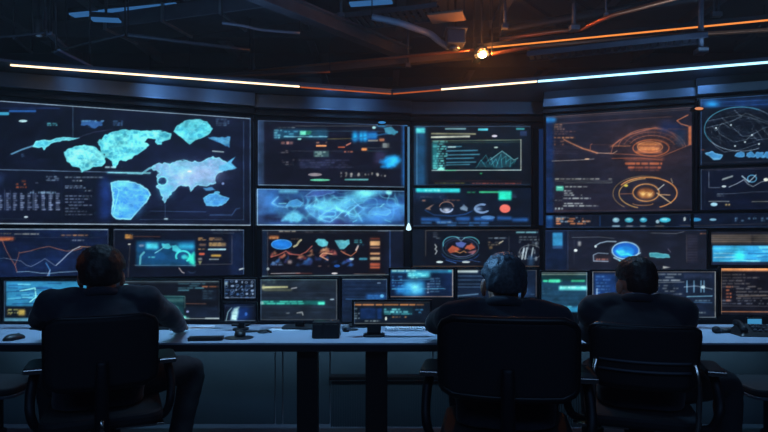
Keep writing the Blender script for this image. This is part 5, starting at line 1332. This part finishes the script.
def mouse(px, py, rz, label, s=1.0):
    p = on_desk(px, py)
    t = empty('computer_mouse', p, rz); tag(t, label, 'mouse', 'computer mice on the desk')
    b = MB().ball((0, 0, .004), (.034 * s, .058 * s, .03), 22, 14)
    for v in b.v: v.z = max(v.z, .0)
    part('shell', b, M['black_plastic'], t, True)
    part('wheel', MB().tube([(-.004, .03, .026), (.004, .03, .026)], .008, 12), M['grey_plastic'], t, True)
    part('button', MB().ball((-.016, .03, .018), (.013, .026, .012), 12, 8), M['black_plastic'], t, True)
def pad(px, py, w, d, label, rz=0):
    p = on_desk(px, py)
    o = part('mouse_pad', MB().prism(rounded(w, d, min(w, d) * .48, 8), 0, .004), M['black_plastic'], None, bevel=.001)
    o.location = p; o.rotation_euler = (0, 0, rz); tag(o, label, 'mouse pad', 'mouse pads on the desk')
pad(239, 338, .17, .13, 'dark oval mouse pad at the front left of the desk'); 
p = on_desk(239, 337)
mouse(240, 336, .3, 'black mouse on the oval pad at the front left', 1.0)
bpy.context.scene.objects['computer_mouse'].location.z += .004
mouse(14, 339.4, -.3, 'black mouse at the far left end of the desk', 1.15)
def keyboard(px, py, w, d, mat, label, rz=0):
    p = on_desk(px, py)
    t = empty('keyboard', p, rz); tag(t, label, 'keyboard', 'keyboards on the desk')
    part('tray', MB().prism(rounded(w, d, .012, 4), 0, .012), mat, t, bevel=.003)
    kb = MB(); nx, ny = 15, 5
    for j in range(ny):
        for i in range(nx):
            kb.box((-w / 2 + w * (i + .5) / nx, -d / 2 + d * (j + .5) / ny, .016), (w / nx * .82, d / ny * .8, .008))
    k = part('keys', kb, mat, t, bevel=.001); k['kind'] = 'stuff'
keyboard(206, 340, .2, .07, M['black_plastic'], 'flat dark keyboard near the right hand of the first person', .1)
keyboard(405, 330, .26, .1, M['paper'], 'white keyboard below the amber headed monitor')
# loose sheet under the first person's right hand
p = on_desk(196, 329)
for k, (px, py, rz) in enumerate(((199, 327.6, .25), (286, 329, -.1))):
    p = on_desk(px, py)
    o = part('paper_sheet', MB().prism([(-.1, -.07), (.1, -.07), (.1, .07), (-.1, .07)], .0005, .0018), M['paper'], None)
    o.location = p; o.rotation_euler = (0, 0, rz)
    tag(o, ('loose white sheet beside the right hand of the first person', 'loose white sheet behind the coiled cable')[k], 'paper')
# coiled cable, gadgets
p = on_desk(264, 333)
pts = [(math.cos(a) * (.045 - .002 * a), math.sin(a) * (.03 - .001 * a), .006 + .001 * a) for a in np.linspace(0, 12, 50)]
o = part('cable', MB().tube(pts + [(-.08, .02, .006), (-.14, .0, .006)], .0055, 8), M['black_plastic'], None, True); o.location = p; tag(o, 'small coil of black cable left of the black speaker', 'cable')
p = on_desk(346, 331.4)
t = empty('desk_camera', p); tag(t, 'tiny camera beside the black speaker', 'camera')
part('body', MB().ball((0, 0, .02), (.03, .022, .02), 18, 12), M['grey_plastic'], t, True)
part('lens', MB().tube([(0, -.016, .022), (0, -.03, .022)], .009, 14), M['black_plastic'], t, True)
part('foot', MB().span(-.02, .02, -.015, .015, 0, .006), M['black_plastic'], t, bevel=.002)
# right end: microphone on its lead, telephone with lit screen
p = on_desk(722, 333)
t = empty('desk_microphone', p, .12); tag(t, 'black handheld microphone lying at the right of the desk', 'microphone')
part('handle', MB().tube([(-.02, 0, .016), (.12, 0, .013)], [.014, .01], 14), M['black_plastic'], t, True)
part('head', MB().ball((-.04, 0, .022), (.026, .022, .022), 16, 10), M['mesh_fabric'], t, True)
part('collar', MB().tube([(-.024, 0, .0165), (-.014, 0, .0165)], .017, 14), M['grey_plastic'], t, True)
o = part('cable', MB().tube([(p.x + .115, p.y + .014, TOP + .008), (p.x + .17, p.y + .03, TOP + .006), (p.x + .24, p.y + .0, TOP + .006), (p.x + .34, p.y + .04, TOP + .006)], .006, 8, 6), M['black_plastic'], None, True); tag(o, 'black lead trailing from the handheld microphone', 'cable')
p = on_desk(752, 335)
t = empty('desk_telephone', p, -.1); tag(t, 'dark desk telephone with its receiver at the right end', 'telephone')
vs = [(-.11, -.08, 0), (.13, -.08, 0), (.13, .09, 0), (-.11, .09, 0), (-.08, -.06, .02), (.11, -.06, .02), (.11, .07, .062), (-.06, .07, .062)]
part('body', MB().add(vs, [(3, 2, 1, 0), (4, 5, 6, 7), (0, 1, 5, 4), (1, 2, 6, 5), (2, 3, 7, 6), (3, 0, 4, 7)]), M['black_plastic'], t, bevel=.008)
part('receiver', MB().tube([(-.07, -.05, .034), (-.06, .0, .06), (-.055, .05, .07), (-.055, .08, .062)], [.022, .015, .015, .022], 12, 4), M['black_plastic'], t, True)
for j in range(3):
    for i in range(3):
        part('key', MB().box((.0 + i * .032, -.035 + j * .028, .036 + j * .011), (.02, .016, .008)), M['grey_plastic'], t, bevel=.002)
D = 3.55; p = P(754.5, 322.4, D)
t = empty('status_tablet', (p.x, D, TOP)); tag(t, 'small lit blue tablet on a stand at the right', 'tablet')
hz = p.z - TOP
part('body', MB().span(-.052, .052, 0, .012, hz - .03, hz + .03), M['black_plastic'], t, bevel=.004)
part('screen', MB().span(-.044, .044, -.002, .004, hz - .022, hz + .022), material('tablet_screen', (10, 12, 16), .4, emit=(70, 160, 215), strength=.75), t)
part('stand', MB().span(-.012, .012, .012, .03, 0, hz), M['black_plastic'], t, bevel=.003)
part('foot', MB().span(-.04, .04, -.03, .05, 0, .006), M['black_plastic'], t, bevel=.002)

# ------------------------------------------------------------------ low stools under the two ends of the desk
def stool(px, D, label, rz=0):
    t = empty('stool', ((px - CX) / F * D, D, 0), rz); tag(t, label, 'stool', 'stools by the desk ends')
    part('seat', MB().prism(rounded(.36, .34, .06, 6), .535, .575), M['leather'], t, bevel=.012)
    part('seat_rim', MB().prism(rounded(.37, .35, .062, 6), .522, .536), M['grey_plastic'], t, bevel=.003)
    part('column', MB().lathe([(.03, .3), (.03, .523)], (0, 0, 0), 18), M['steel_dark'], t, True)
    part('sleeve', MB().lathe([(.045, .06), (.045, .31), (.03, .32)], (0, 0, 0), 18), M['steel_dark'], t, True)
    part('base', MB().lathe([(.2, 0), (.2, .012), (.06, .05), (.045, .07)], (0, 0, 0), 30), M['steel_dark'], t, True)
stool(-3, 3.02, 'black stool at the left edge of the picture')
stool(770, 3.0, 'black stool at the right edge of the picture')
# ------------------------------------------------------------------ chairs
def shell(w, h, r, thick, curve, lean, cz, y0, nx=14, nz=16, taper=0.0, vcurve=0.0):
    """a gently wrapped rounded slab standing up; returns MB and its outline."""
    mb = MB(); rows = []
    for j in range(nz + 1):
        v = -h / 2 + h * j / nz
        e = max(0, abs(v) - (h / 2 - r))
        hw = w / 2 - r + math.sqrt(max(0, r * r - e * e)) + taper * (v / h + .5)
        if j in (0, nz): hw = w / 2 - r + taper * (v / h + .5)
        row = []
        for i in range(nx + 1):
            x = -hw + 2 * hw * i / nx
            y = y0 + curve * (2 * x / w) ** 2 - lean * (v / h + .5) + vcurve * (1 - (2 * v / h) ** 2)
            row.append((x, y, cz + v))
        rows.append(row)
    front = [p for r_ in rows for p in r_]
    n = len(front); s = nx + 1
    vs = [Vector(p) + Vector((0, thick / 2, 0)) for p in front] + [Vector(p) - Vector((0, thick / 2, 0)) for p in front]
    fs = []
    for j in range(nz):
        for i in range(nx):
            a = j * s + i
            fs.append((a, a + 1, a + s + 1, a + s)); fs.append((n + a, n + a + s, n + a + s + 1, n + a + 1))
    loop = [i for i in range(s)] + [j * s + nx for j in range(1, nz + 1)] + [nz * s + i for i in range(nx - 1, -1, -1)] + [j * s for j in range(nz - 1, 0, -1)]
    for a, b in zip(loop, loop[1:] + loop[:1]):
        fs.append((a, n + a, n + b, b))
    mb.add(vs, fs)
    return mb, [Vector(front[i]) for i in loop]

SEAT = .56
def chair(loc, rz, label, bw, bz0, bz1, style, arm_x=.275, arm_z=.775, wide=.5):
    t = empty('office_chair', (loc[0], loc[1], 0), rz); tag(t, label, 'chair', 'office chairs at the desk')
    part('seat', MB().prism(rounded(wide, .47, .08, 6, 0, .03), SEAT - .055, SEAT), M['leather'], t, bevel=.018)
    by = -.235
    mb, loop = shell(bw, bz1 - bz0, .05 if style != 'sling' else .03, .026, .045, .03, (bz0 + bz1) / 2, by, taper=(.02 if style == 'sling' else .0))
    part('backrest', mb, M['mesh_fabric'] if style == 'mesh' else M['leather'], t, True)
    fr = MB().tube(loop + [loop[0], loop[1]], .013 if style != 'padded' else .017, 8)
    part('back_frame', fr, M['black_plastic'], t, True)
    if style == 'sling':
        for z in (.815, .775):
            hw = bw / 2 - .015
            part('cross_bar', MB().tube([(x, by - .03 + .045 * (2 * x / bw) ** 2, z) for x in np.linspace(-hw, hw, 9)], .006, 8), M['grey_plastic'], t, True)
        for s in (-1, 1):
            x = s * (bw / 2 - .005)
            part('side_loop', MB().tube([(x, by + .0, bz0 + .12), (x + s * .012, by - .03, bz0 + .03), (x + s * .008, by - .0, SEAT - .03), (x - s * .02, by + .1, SEAT - .06), (x - s * .02, .2, SEAT - .06)], .011, 10, 5), M['chrome'], t, True)
    else:
        part('spine', MB().tube([(0, by - .035, bz0 + .12), (0, by - .045, bz0 - .0), (0, by - .03, SEAT - .05), (0, by + .08, SEAT - .085), (0, -.02, SEAT - .09)], [.022, .026, .03, .03, .03], 12, 5, .6), M['steel_dark'], t, True)
        part('spine_cap', MB().tube([(0, by - .068, SEAT + .02), (0, by - .058, SEAT - .06)], [.008, .01], 10), M['chrome'], t, True)
    for s in (-1, 1):
        x = s * arm_x
        pd = part('armrest', MB().prism(rounded(.085, .24, .035, 5, x, .05), arm_z - .028, arm_z), M['black_plastic'], t, bevel=.01)
        part('armrest_trim', MB().span(x - .038, x + .038, -.075, -.065, arm_z - .024, arm_z - .004), M['chrome'], pd, bevel=.003)
        part('arm_support', MB().tube([(x, .04, arm_z - .02), (x + s * .015, .0, arm_z - .1), (x + s * .012, -.06, SEAT + .02), (x - s * .02, -.05, SEAT - .06), (x - s * .1, -.03, SEAT - .075)], [.02, .021, .02, .018, .016], 10, 5), M['steel_dark'], t, True)
        part('arm_bracket', MB().bar((x - s * .02, -.09, SEAT - .083), (s * .05, -.1, SEAT - .075), .05, .012), M['chrome'], t, bevel=.002)
    part('tilt_mechanism', MB().span(-.07, .07, -.12, .12, SEAT - .105, SEAT - .056), M['steel_dark'], t, bevel=.01)
    part('tilt_lever', MB().tube([(.06, .0, SEAT - .08), (.2, -.03, SEAT - .085)], .007, 8), M['chrome'], t, True)
    part('gas_column', MB().lathe([(.026, .26), (.026, SEAT - .1)], (0, 0, 0), 18), M['chrome'], t, True)
    part('column_cover', MB().lathe([(.045, .07), (.042, .27), (.03, .275)], (0, 0, 0), 18), M['black_plastic'], t, True)
    for k in range(5):
        an = 2 * PI * k / 5 + .3
        d = Vector((math.cos(an), math.sin(an), 0))
        lg = part('leg', MB().tube([d * .03 + Vector((0, 0, .115)), d * .16 + Vector((0, 0, .1)), d * .31 + Vector((0, 0, .076))], [.028, .022, .017], 10, 3), M['chrome'] if style == 'sling' else M['black_plastic'], t, True)
        c = d * .31
        side = Vector((-d.y, d.x, 0))
        cs = MB()
        for q in (-1, 1): cs.tube([c + side * (q * .009) + Vector((0, 0, .028)), c + side * (q * .024) + Vector((0, 0, .028))], .028, 16)
        cs.tube([c + Vector((0, 0, .03)), c + Vector((0, 0, .075))], .008, 8)
        part('caster', cs, M['black_plastic'], lg, False, bevel=.002)
    return t

# ------------------------------------------------------------------ people
def two_bone(a, t, l1, l2, pole):
    a, t, pole = Vector(a), Vector(t), Vector(pole)
    d = t - a; L = min(d.length, (l1 + l2) * .995); u = d.normalized()
    t = a + u * L
    k = (l1 * l1 - l2 * l2 + L * L) / (2 * L)
    h = math.sqrt(max(0, l1 * l1 - k * k))
    p = pole - a; p = (p - u * p.dot(u)).normalized()
    return a + u * k + p * h, t

def loft(mb, rings, seg=36, ex=2.5):
    """rings: (centre, half width, half depth, pitch) - pitch tilts the ring forward about x."""
    vs = []
    for c, rx, ry, pit in rings:
        c = Vector(c)
        fy = Vector((0, math.cos(pit), -math.sin(pit)))
        for k in range(seg):
            w = 2 * PI * k / seg
            cx, sy = math.cos(w), math.sin(w)
            x = math.copysign(abs(cx) ** (2 / ex), cx) * rx; y = math.copysign(abs(sy) ** (2 / ex), sy) * ry
            vs.append(c + Vector((x, 0, 0)) + fy * y)
    fs = []
    for i in range(len(rings) - 1):
        for k in range(seg):
            k2 = (k + 1) % seg
            fs.append((i * seg + k, i * seg + k2, (i + 1) * seg + k2, (i + 1) * seg + k))
    fs.append(tuple(range(seg - 1, -1, -1))); fs.append(tuple(range((len(rings) - 1) * seg, len(rings) * seg)))
    return mb.add(vs, fs)

def hand(mb, wrist, d, side, n=Vector((0, 0, 1)), curl=.35):
    """palm down hand; d points along the fingers, side = +1 when the thumb is on the hand's own left (a right hand)."""
    d = Vector(d).normalized(); n = (n - d * n.dot(d)).normalized()
    s = d.cross(n) * side                           # from thumb side to little finger
    m = Matrix((s, d, n)).transposed()
    W = Vector(wrist)
    mb.ball(W + d * .045, (.040, .052, .017), 18, 12, m)
    mb.ball(W + d * .015 - s * .012, (.026, .034, .017), 14, 10, m)
    mb.tube([W - d * .03, W + d * .02], [.026, .028], 14, 1)
    for off, ln, sp in ((-.029, .070, -.10), (-.010, .079, -.02), (.010, .073, .05), (.028, .058, .14)):
        a = W + d * .085 + s * off - n * .002
        dd = (d + s * sp).normalized(); pts = [a - dd * .02, a]; p = a; ang = 0
        for frac, c in ((.45, curl * .7), (.3, curl * 1.2), (.25, curl * .9)):
            ang += c
            p = p + (dd * math.cos(ang) - n * math.sin(ang)) * ln * frac
            pts.append(p)
        mb.tube(pts, [.0095, .0098, .0088, .0082, .0068], 10, 2); mb.ball(pts[-1], .0068, 10, 8); mb.ball(pts[1], .0105, 10, 8)
    a = W + d * .028 - s * .026 - n * .004
    t1 = a + (d * .7 - s * .75 - n * .15).normalized() * .036
    t2 = t1 + (d * .95 - s * .3 - n * .2).normalized() * .03
    t3 = t2 + (d - s * .05 - n * .3).normalized() * .022
    mb.tube([a + s * .01, t1, t2, t3], [.014, .0115, .0105, .0082], 10, 2); mb.ball(t3, .0082, 10, 8)

def sm(a, b, x):
    t = min(1, max(0, (x - a) / (b - a))); return t * t * (3 - 2 * t)

def person(loc, rz, label, top, yaw=0, pitch=0, roll=0, hands=None, poles=None, knees=None, feet=None, suit='suit', hair='hair_dark', hair_t=.017, lean=.18, hs=1.12, sh=.205, hair_kind=0, wide=1.0, seed=1, sq=0.0):
    R = Matrix.Translation((loc[0], loc[1], 0)) @ Matrix.Rotation(rz, 4, 'Z'); Ri = R.inverted()
    hz = SEAT + .085
    hc = Vector((0, lean + .055, top - .132 * hs))                       # head centre
    nb = Vector((0, lean - .02, hc.z - .088 * hs))                       # base of the neck
    chest = Vector((0, lean * .62, nb.z - .14)); waist = Vector((0, lean * .2, hz + .13)); hip = Vector((0, 0, hz))
    shl = [Vector((s * sh, lean * .86, nb.z - .04 + sq)) for s in (-1, 1)]
    Rh = Matrix.Translation(hc) @ Matrix.Rotation(yaw, 4, 'Z') @ Matrix.Rotation(-pitch, 4, 'X') @ Matrix.Rotation(roll, 4, 'Y') @ Matrix.Scale(hs, 4)
    def hp(p): return Rh @ Vector(p)
    R3 = Rh.to_3x3()
    body = MB()
    def hball(c, r): body.ball(hp(c), r, 24, 16, R3)
    hball((0, -.012, .022), (.075, .096, .088)); hball((0, .03, -.045), (.057, .062, .074)); hball((0, .07, -.096), (.024, .02, .018))
    hball((0, .076, .028), (.05, .018, .012)); hball((0, .091, -.066), (.021, .009, .0075)); hball((.036, .062, -.03), (.022, .024, .02)); hball((-.036, .062, -.03), (.022, .024, .02))
    body.tube([hp((0, .088, .016)), hp((0, .104, -.012)), hp((0, .112, -.03))], [.008 * hs, .010 * hs, .013 * hs], 10, 2); hball((0, .106, -.034), (.016, .012, .008))
    for s in (-1, 1):
        hball((s * .083, -.006, -.012), (.013, .023, .033)); hball((s * .08, .004, -.042), (.009, .01, .012))
    body.tube([hp((0, -.028, -.02)), hp((0, -.03, -.08)), nb + Vector((0, .005, .01)), nb + Vector((0, -.03, -.08))], [.058 * hs, .056 * hs, .066, .09], 20, 4)
    loft(body, [((0, .02, hz - .06), .12, .09, 0), (hip, .15, .105, .05), (waist, .125, .09, .25), (chest, .15, .1, .45), (nb - Vector((0, .02, .07)), .14, .07, .5), (nb - Vector((0, 0, .01)), .06, .05, .5)])
    jk = MB()
    jd = 1.0
    loft(jk, [((0, -.005, hz - .075), .185 * wide, .14, 0), ((0, .0, hz + .02), .188 * wide, .142, .05), (waist, .178 * wide, .132, .22), ((0, lean * .42, (waist.z + chest.z) / 2), .19 * wide, .135, .35), (chest, .205 * wide, .135, .45),
              (nb + Vector((0, -.02, -.075)), .185 * wide, .11, .5), (nb + Vector((0, -.01, -.03)), .115, .085, .5), (nb + Vector((0, .0, .0)), .078, .072, .45)], 40, 2.6)
    hw = []
    for i, s in enumerate((-1, 1)):
        wr_t = Ri @ Vector(hands[i]) if hands else Vector((s * .2, .62, TOP + .05))
        pole = Vector(poles[i]) if poles else Vector((s * .9, .1, .5))
        el, wr = two_bone(shl[i], wr_t, .30, .275, pole)
        body.tube([shl[i] + Vector((-s * .05, 0, -.01)), shl[i], el, wr], [.05, .048, .036, .024], 14, 4)
        d = (wr - el).normalized(); d = Vector((d.x * .7 - s * .12, d.y, d.z * .15)).normalized()
        hand(body, wr + d * .012, d, s, curl=.3)
        jk.tube([nb + Vector((s * .03, -.01, -.035)), shl[i].lerp(nb, .45) + Vector((0, -.005, .004)), shl[i] + Vector((0, 0, -.01))], [.062, .07, .076], 16, 3)
        jk.ball(shl[i] + Vector((s * .008, 0, -.014 + sq * .4)), (.079, .082, .08), 20, 14)
        mid = shl[i].lerp(el, .5)
        cuff = wr - (wr - el).normalized() * .012
        jk.tube([shl[i] + Vector((-s * .04, 0, -.02)), shl[i] + Vector((s * .012, 0, -.02)), mid, el, el.lerp(wr, .5), cuff], [.076, .078, .068, .062, .052, .042], 18, 4)
        jk.ball(el, .062, 16, 10)
        hw.append((el, wr))
    tr = MB()
    tr.ball((0, .0, hz - .0), (.165 * wide, .14, .088), 24, 14)
    for i, s in enumerate((-1, 1)):
        hj = Vector((s * .095, .02, hz))
        kn = Vector(knees[i]); an = Vector(feet[i])
        kn, an2 = kn, an
        body.tube([hj, hj.lerp(kn, .5), kn, kn.lerp(an, .35), an], [.075, .066, .05, .05, .034], 16, 3)
        body.ball(an + Vector((0, .05, -.045)), (.036, .1, .03), 14, 10)
        tr.tube([hj - (kn - hj).normalized() * .05, hj, hj.lerp(kn, .5), kn, kn.lerp(an, .4), an.lerp(kn, .06)], [.08, .092, .084, .072, .062, .052], 20, 4)
        tr.ball(kn, .072, 18, 12)
    bm_ = fuse(body, .0052, 3, .4)
    p = link('person', bm_, M['skin'], None, True); p.location = (loc[0], loc[1], 0); p.rotation_euler = (0, 0, rz)
    tag(p, label, 'person', 'people seated at the desk')
    def crease(me, amp, sc, z_only=False):
        for v in me.vertices:
            q = v.co * sc + Vector((seed * 3.1, 0, 0))
            q.z *= 1.7
            v.co += v.normal * amp * (mnoise.noise(q) + .5 * mnoise.noise(q * 2.3))
        me.update()
    jm = fuse(jk, .011, 5, .5); crease(jm, .006, 9)
    j = link('jacket', jm, M[suit], p, True)
    tm = fuse(tr, .012, 4, .5); crease(tm, .004, 10)
    link('trousers', tm, M['trouser'], p, True)
    # collar
    ax = (hp((0, -.03, -.08)) - nb).normalized()
    cl = MB(); ringp = []
    for k in range(25):
        w = 2 * PI * k / 24 + PI / 2 + .0
        ringp.append(nb + Vector((math.cos(w) * .082, math.sin(w) * .078 + .004, .012 - .028 * math.sin(w))))
    cl.tube(ringp[1:-1], .017, 10, 2, 1.3)
    part('collar', cl, M[suit], j, True)
    sc = MB(); sc.tube([q * 1 + Vector((0, 0, .012)) + (nb - q) * .16 for q in ringp[1:-1]], .012, 10, 2, 1.5)
    part('shirt_collar', sc, M['shirt' if hair_kind == 2 else 'suit_b'], p, True)
    # eyes
    for s in (-1, 1):
        ey = part('eye', MB().ball(hp((s * .03, .079, .004)), .011 * hs, 14, 10), M['eye'], p, True)
        part('iris', MB().ball(hp((s * .03, .0866, .003)), .0048 * hs, 12, 8), M['hair_dark'], ey, True)
        part('eyelid', MB().ball(hp((s * .03, .0785, .0075)), (.0135 * hs, .0115 * hs, .0085 * hs), 14, 10, R3), M['skin'], p, True)
    # hair
    hb = MB().ball((0, 0, 0), 1, 72, 46)
    vv = []
    for v in hb.v:
        u = v.normalized()
        # mask: the hairline runs over the forehead, down past the ears, across the nape
        front = sm(.25, .62, u.y - .9 * max(0, u.z))
        low = sm(-.30, -.5, u.z - .25 * min(0, u.y + .4)) if u.y < .1 else sm(-.1, -.35, u.z)
        side = sm(.05, .45, u.y) * sm(.25, -.1, u.z)
        ear = sm(.62, .8, abs(u.x)) * sm(.12, -.06, u.z) * sm(-.5, -.25, u.y)
        m = max(0, 1 - front) * max(0, 1 - low) * max(0, 1 - side) * (1 - ear)
        q = Vector((u.x * 9, u.y * 9, u.z * 3.2)) + Vector((seed * 5, 0, 0))
        st = mnoise.noise(q) * .0055 + mnoise.noise(q * 2.6) * .0035
        th = hair_t
        if hair_kind == 0: th *= 1 + .35 * max(0, u.z) + .15 * abs(u.x)
        if hair_kind == 1: th *= 1 + .3 * max(0, u.z) + .25 * abs(u.x) * sm(.5, -.3, u.z)
        if hair_kind == 2: th *= 1 + .75 * sm(.2, .8, u.z) + .2 * u.x
        e = -.010 + m * (th + .010 + st)
        vv.append(Vector((u.x * (.075 + e), u.y * (.097 + e), u.z * (.089 + e) if u.z > 0 else u.z * (.118 + e))) + Vector((0, -.012, .022)))
    hb.v = [hp(q) for q in vv]
    part('hair', hb, M[hair], p, True)
    # shoes
    for i, s in enumerate((-1, 1)):
        an = Vector(feet[i]); out = Vector((s * .25, 1, 0)).normalized(); sd = Vector((out.y, -out.x, 0))
        m = Matrix((sd, out, Vector((0, 0, 1)))).transposed()
        a = Vector((an.x, an.y, 0)); z0 = an.z - .085
        sb = MB().ball(a + out * .09 + Vector((0, 0, z0 + .038)), (.045, .1, .036), 18, 12, m).ball(a - out * .01 + Vector((0, 0, z0 + .045)), (.038, .055, .045), 16, 12, m).tube([a + Vector((0, 0, z0 + .05)), a + Vector((0, 0, z0 + .1))], .043, 16)
        sh_ = link('shoe', fuse(sb, .008, 3), M['shoe'], p, True)
        part('sole', MB().prism([(q.x, q.y) for q in [a + m @ Vector((x * .044, -.06 + .25 * y, 0)) for x, y in ((-.75, 0), (.75, 0), (1, .5), (.95, .75), (.5, .98), (-.5, .98), (-.95, .75), (-1, .5))]], z0 - .004, z0 + .016), M['black_plastic'], sh_, bevel=.003)
    return p, hw

def W(px, py): return on_desk(px, py)
def hand_at(px, py, up=.045): return on_desk(px, py) + Vector((0, -.07, up))

ch = [(-1.35, 2.62, math.radians(25)), (.515, 2.36, math.radians(-11)), (1.215, 2.63, math.radians(-19))]
chair((ch[0][0] + .04, ch[0][1]), ch[0][2], 'black mesh office chair under the first person from the left', .43, .70, 1.005, 'mesh')
chair(ch[1][:2], ch[1][2], 'big padded black office chair under the grey haired person', .51, .735, 1.035, 'padded', .32, .79, .54)
chair((ch[2][0] - .02, ch[2][1]), ch[2][2], 'black sling office chair with chrome side loops, third from the left', .395, .70, .965, 'sling', .31, .76, .48)

person((ch[0][0], ch[0][1] + .04), ch[0][2], 'person in dark suit with brown hair, right knee turned out', 1.30, yaw=-.05, pitch=.05,
       hands=[hand_at(44, 336), hand_at(186, 333.5)], poles=[(-1.2, .1, .45), (1.2, .15, .55)],
       knees=[(-.24, .40, .60), (.44, .27, .615)], feet=[(-.2, .3, .1), (.33, .08, .1)], suit='suit', hair='hair_dark', hair_t=.022, lean=.2, hs=1.16, wide=1.04, seed=1, sq=.022)
person((ch[1][0], ch[1][1] + .03), ch[1][2], 'person in dark jacket with short greying hair', 1.275, yaw=.12, pitch=.1, roll=.03,
       hands=[hand_at(424, 334, .05), hand_at(545, 334, .05)], poles=[(-1.3, .2, .5), (.9, .2, .3)],
       knees=[(-.2, .42, .6), (.2, .42, .6)], feet=[(-.2, .42, .1), (.2, .42, .1)], suit='suit_b', hair='hair_grey', hair_t=.018, lean=.22, hs=1.14, hair_kind=1, sh=.225, wide=1.12, seed=2)
person((ch[2][0], ch[2][1] + .03), ch[2][2], 'person in dark suit with dark hair, third from the left', 1.245, yaw=.42, pitch=.0, roll=-.03,
       hands=[hand_at(600, 336.5), hand_at(676, 334)], poles=[(-.8, .1, .2), (1.2, .1, .5)],
       knees=[(-.2, .4, .6), (.42, .3, .61)], feet=[(-.2, .38, .1), (.42, .16, .1)], suit='suit_b', hair='hair_dark', hair_t=.016, lean=.19, hs=1.05, hair_kind=2, wide=1.02, seed=3, sq=.012, sh=.192)
# ------------------------------------------------------------------ light, world, camera
def area(name, loc, rot, sx, sy, energy, rgb, spread=None):
    l = bpy.data.lights.new(name, 'AREA'); l.shape = 'RECTANGLE'; l.size = sx; l.size_y = sy
    l.energy = energy; l.color = tuple(lin(rgb))
    if spread: l.spread = math.radians(spread)
    o = bpy.data.objects.new(name, l); COL.objects.link(o); o.location = loc; o.rotation_euler = rot
    return o
def spot(name, loc, target, energy, rgb, angle=40, blend=.6, radius=.05):
    l = bpy.data.lights.new(name, 'SPOT'); l.energy = energy; l.color = tuple(lin(rgb)); l.spot_size = math.radians(angle); l.spot_blend = blend; l.shadow_soft_size = radius
    o = bpy.data.objects.new(name, l); COL.objects.link(o); o.location = loc
    o.rotation_euler = (Vector(target) - Vector(loc)).to_track_quat('-Z', 'Y').to_euler()
    return o
def point(name, loc, energy, rgb, radius=.05):
    l = bpy.data.lights.new(name, 'POINT'); l.energy = energy; l.color = tuple(lin(rgb)); l.shadow_soft_size = radius
    o = bpy.data.objects.new(name, l); COL.objects.link(o); o.location = loc
    return o
BLUE = (146, 204, 250)
area('desk_downlight', (0, 3.62, 3.3), (0, 0, 0), 5.6, .12, 28, BLUE, 50)
point('orange_lamp_light', LAMP + Vector((0, -.12, -.02)), 36, (255, 150, 70), .05)
# blue wash lights over the header
for px, e in ((148, 7), (330, 4.5), (362, 2.5), (565, 5), (214, 3), (60, 1.6), (640, 4), (720, 4), (480, 1.6)):
    p = on(px)
    spot('header_wash', (p.x, p.y + .07, 2.995), (p.x, p.y + .45, 2.9), e, (105, 165, 232), 110, 1.0, .03)
area('ceiling_fill', (-.6, 5.3, 3.15), (PI, 0, 0), 10, .2, 28, (140, 188, 236), 170)  # unseen lamp added to lift the dark ceiling
area('rear_fill', (0, -1.5, 3.9), (math.radians(40), 0, 0), 6, .5, 46, (120, 170, 235))  # fill added behind the camera for the backs and chairs
area('room_fill', (0, 4.5, 4.1), (0, 0, 0), 9, .3, 10, (110, 160, 240))  # added ambient fill, no fixture in the room
area('under_desk_fill', (0, 3.6, .66), (math.radians(50), 0, 0), 5.2, .04, 4.5, (150, 195, 225))  # unseen light added to brighten the panels below the desk
spot('hair_rim_fill', (-.55, 3.3, 2.4), (.53, 2.66, 1.28), 150, (120, 190, 255), 14, .8)  # rim light added for the middle head, no lamp there
spot('warm_rim_fill', (-2.9, 3.15, 1.75), (-1.45, 2.85, 1.2), 1.4, (255, 150, 100), 16, .9)  # warm rim added on the first head, no source there
spot('warm_rim_fill', (.2, 3.15, 1.8), (1.2, 2.85, 1.12), 1.0, (255, 140, 100), 14, .9)  # warm rim added on the third head, no source there
w = bpy.data.worlds.new('world'); scene.world = w; w.use_nodes = True
w.node_tree.nodes['Background'].inputs['Color'].default_value = (.012, .02, .04, 1)
w.node_tree.nodes['Background'].inputs['Strength'].default_value = .3

# thin haze in the air of the room
nt = w.node_tree
vo = nt.nodes.new('ShaderNodeVolumePrincipled'); vo.inputs['Density'].default_value = .012; vo.inputs['Color'].default_value = (.8, .85, .9, 1); vo.inputs['Anisotropy'].default_value = .35
nt.links.new(vo.outputs['Volume'], nt.nodes['World Output'].inputs['Volume'])

cam = bpy.data.cameras.new('camera'); co = bpy.data.objects.new('camera', cam); COL.objects.link(co)
cam.sensor_width = 36; cam.lens = 36 * F / 768; cam.shift_y = (HY - 216) / 768; cam.clip_start = .05
co.location = (0, 0, H); co.rotation_euler = (PI / 2, 0, 0)
scene.camera = co
vs_ = scene.view_settings
vs_.view_transform = 'Standard'; vs_.look = 'None'; vs_.gamma = 1; vs_.exposure = 0; vs_.use_curve_mapping = False
scene.cycles.use_denoising = True
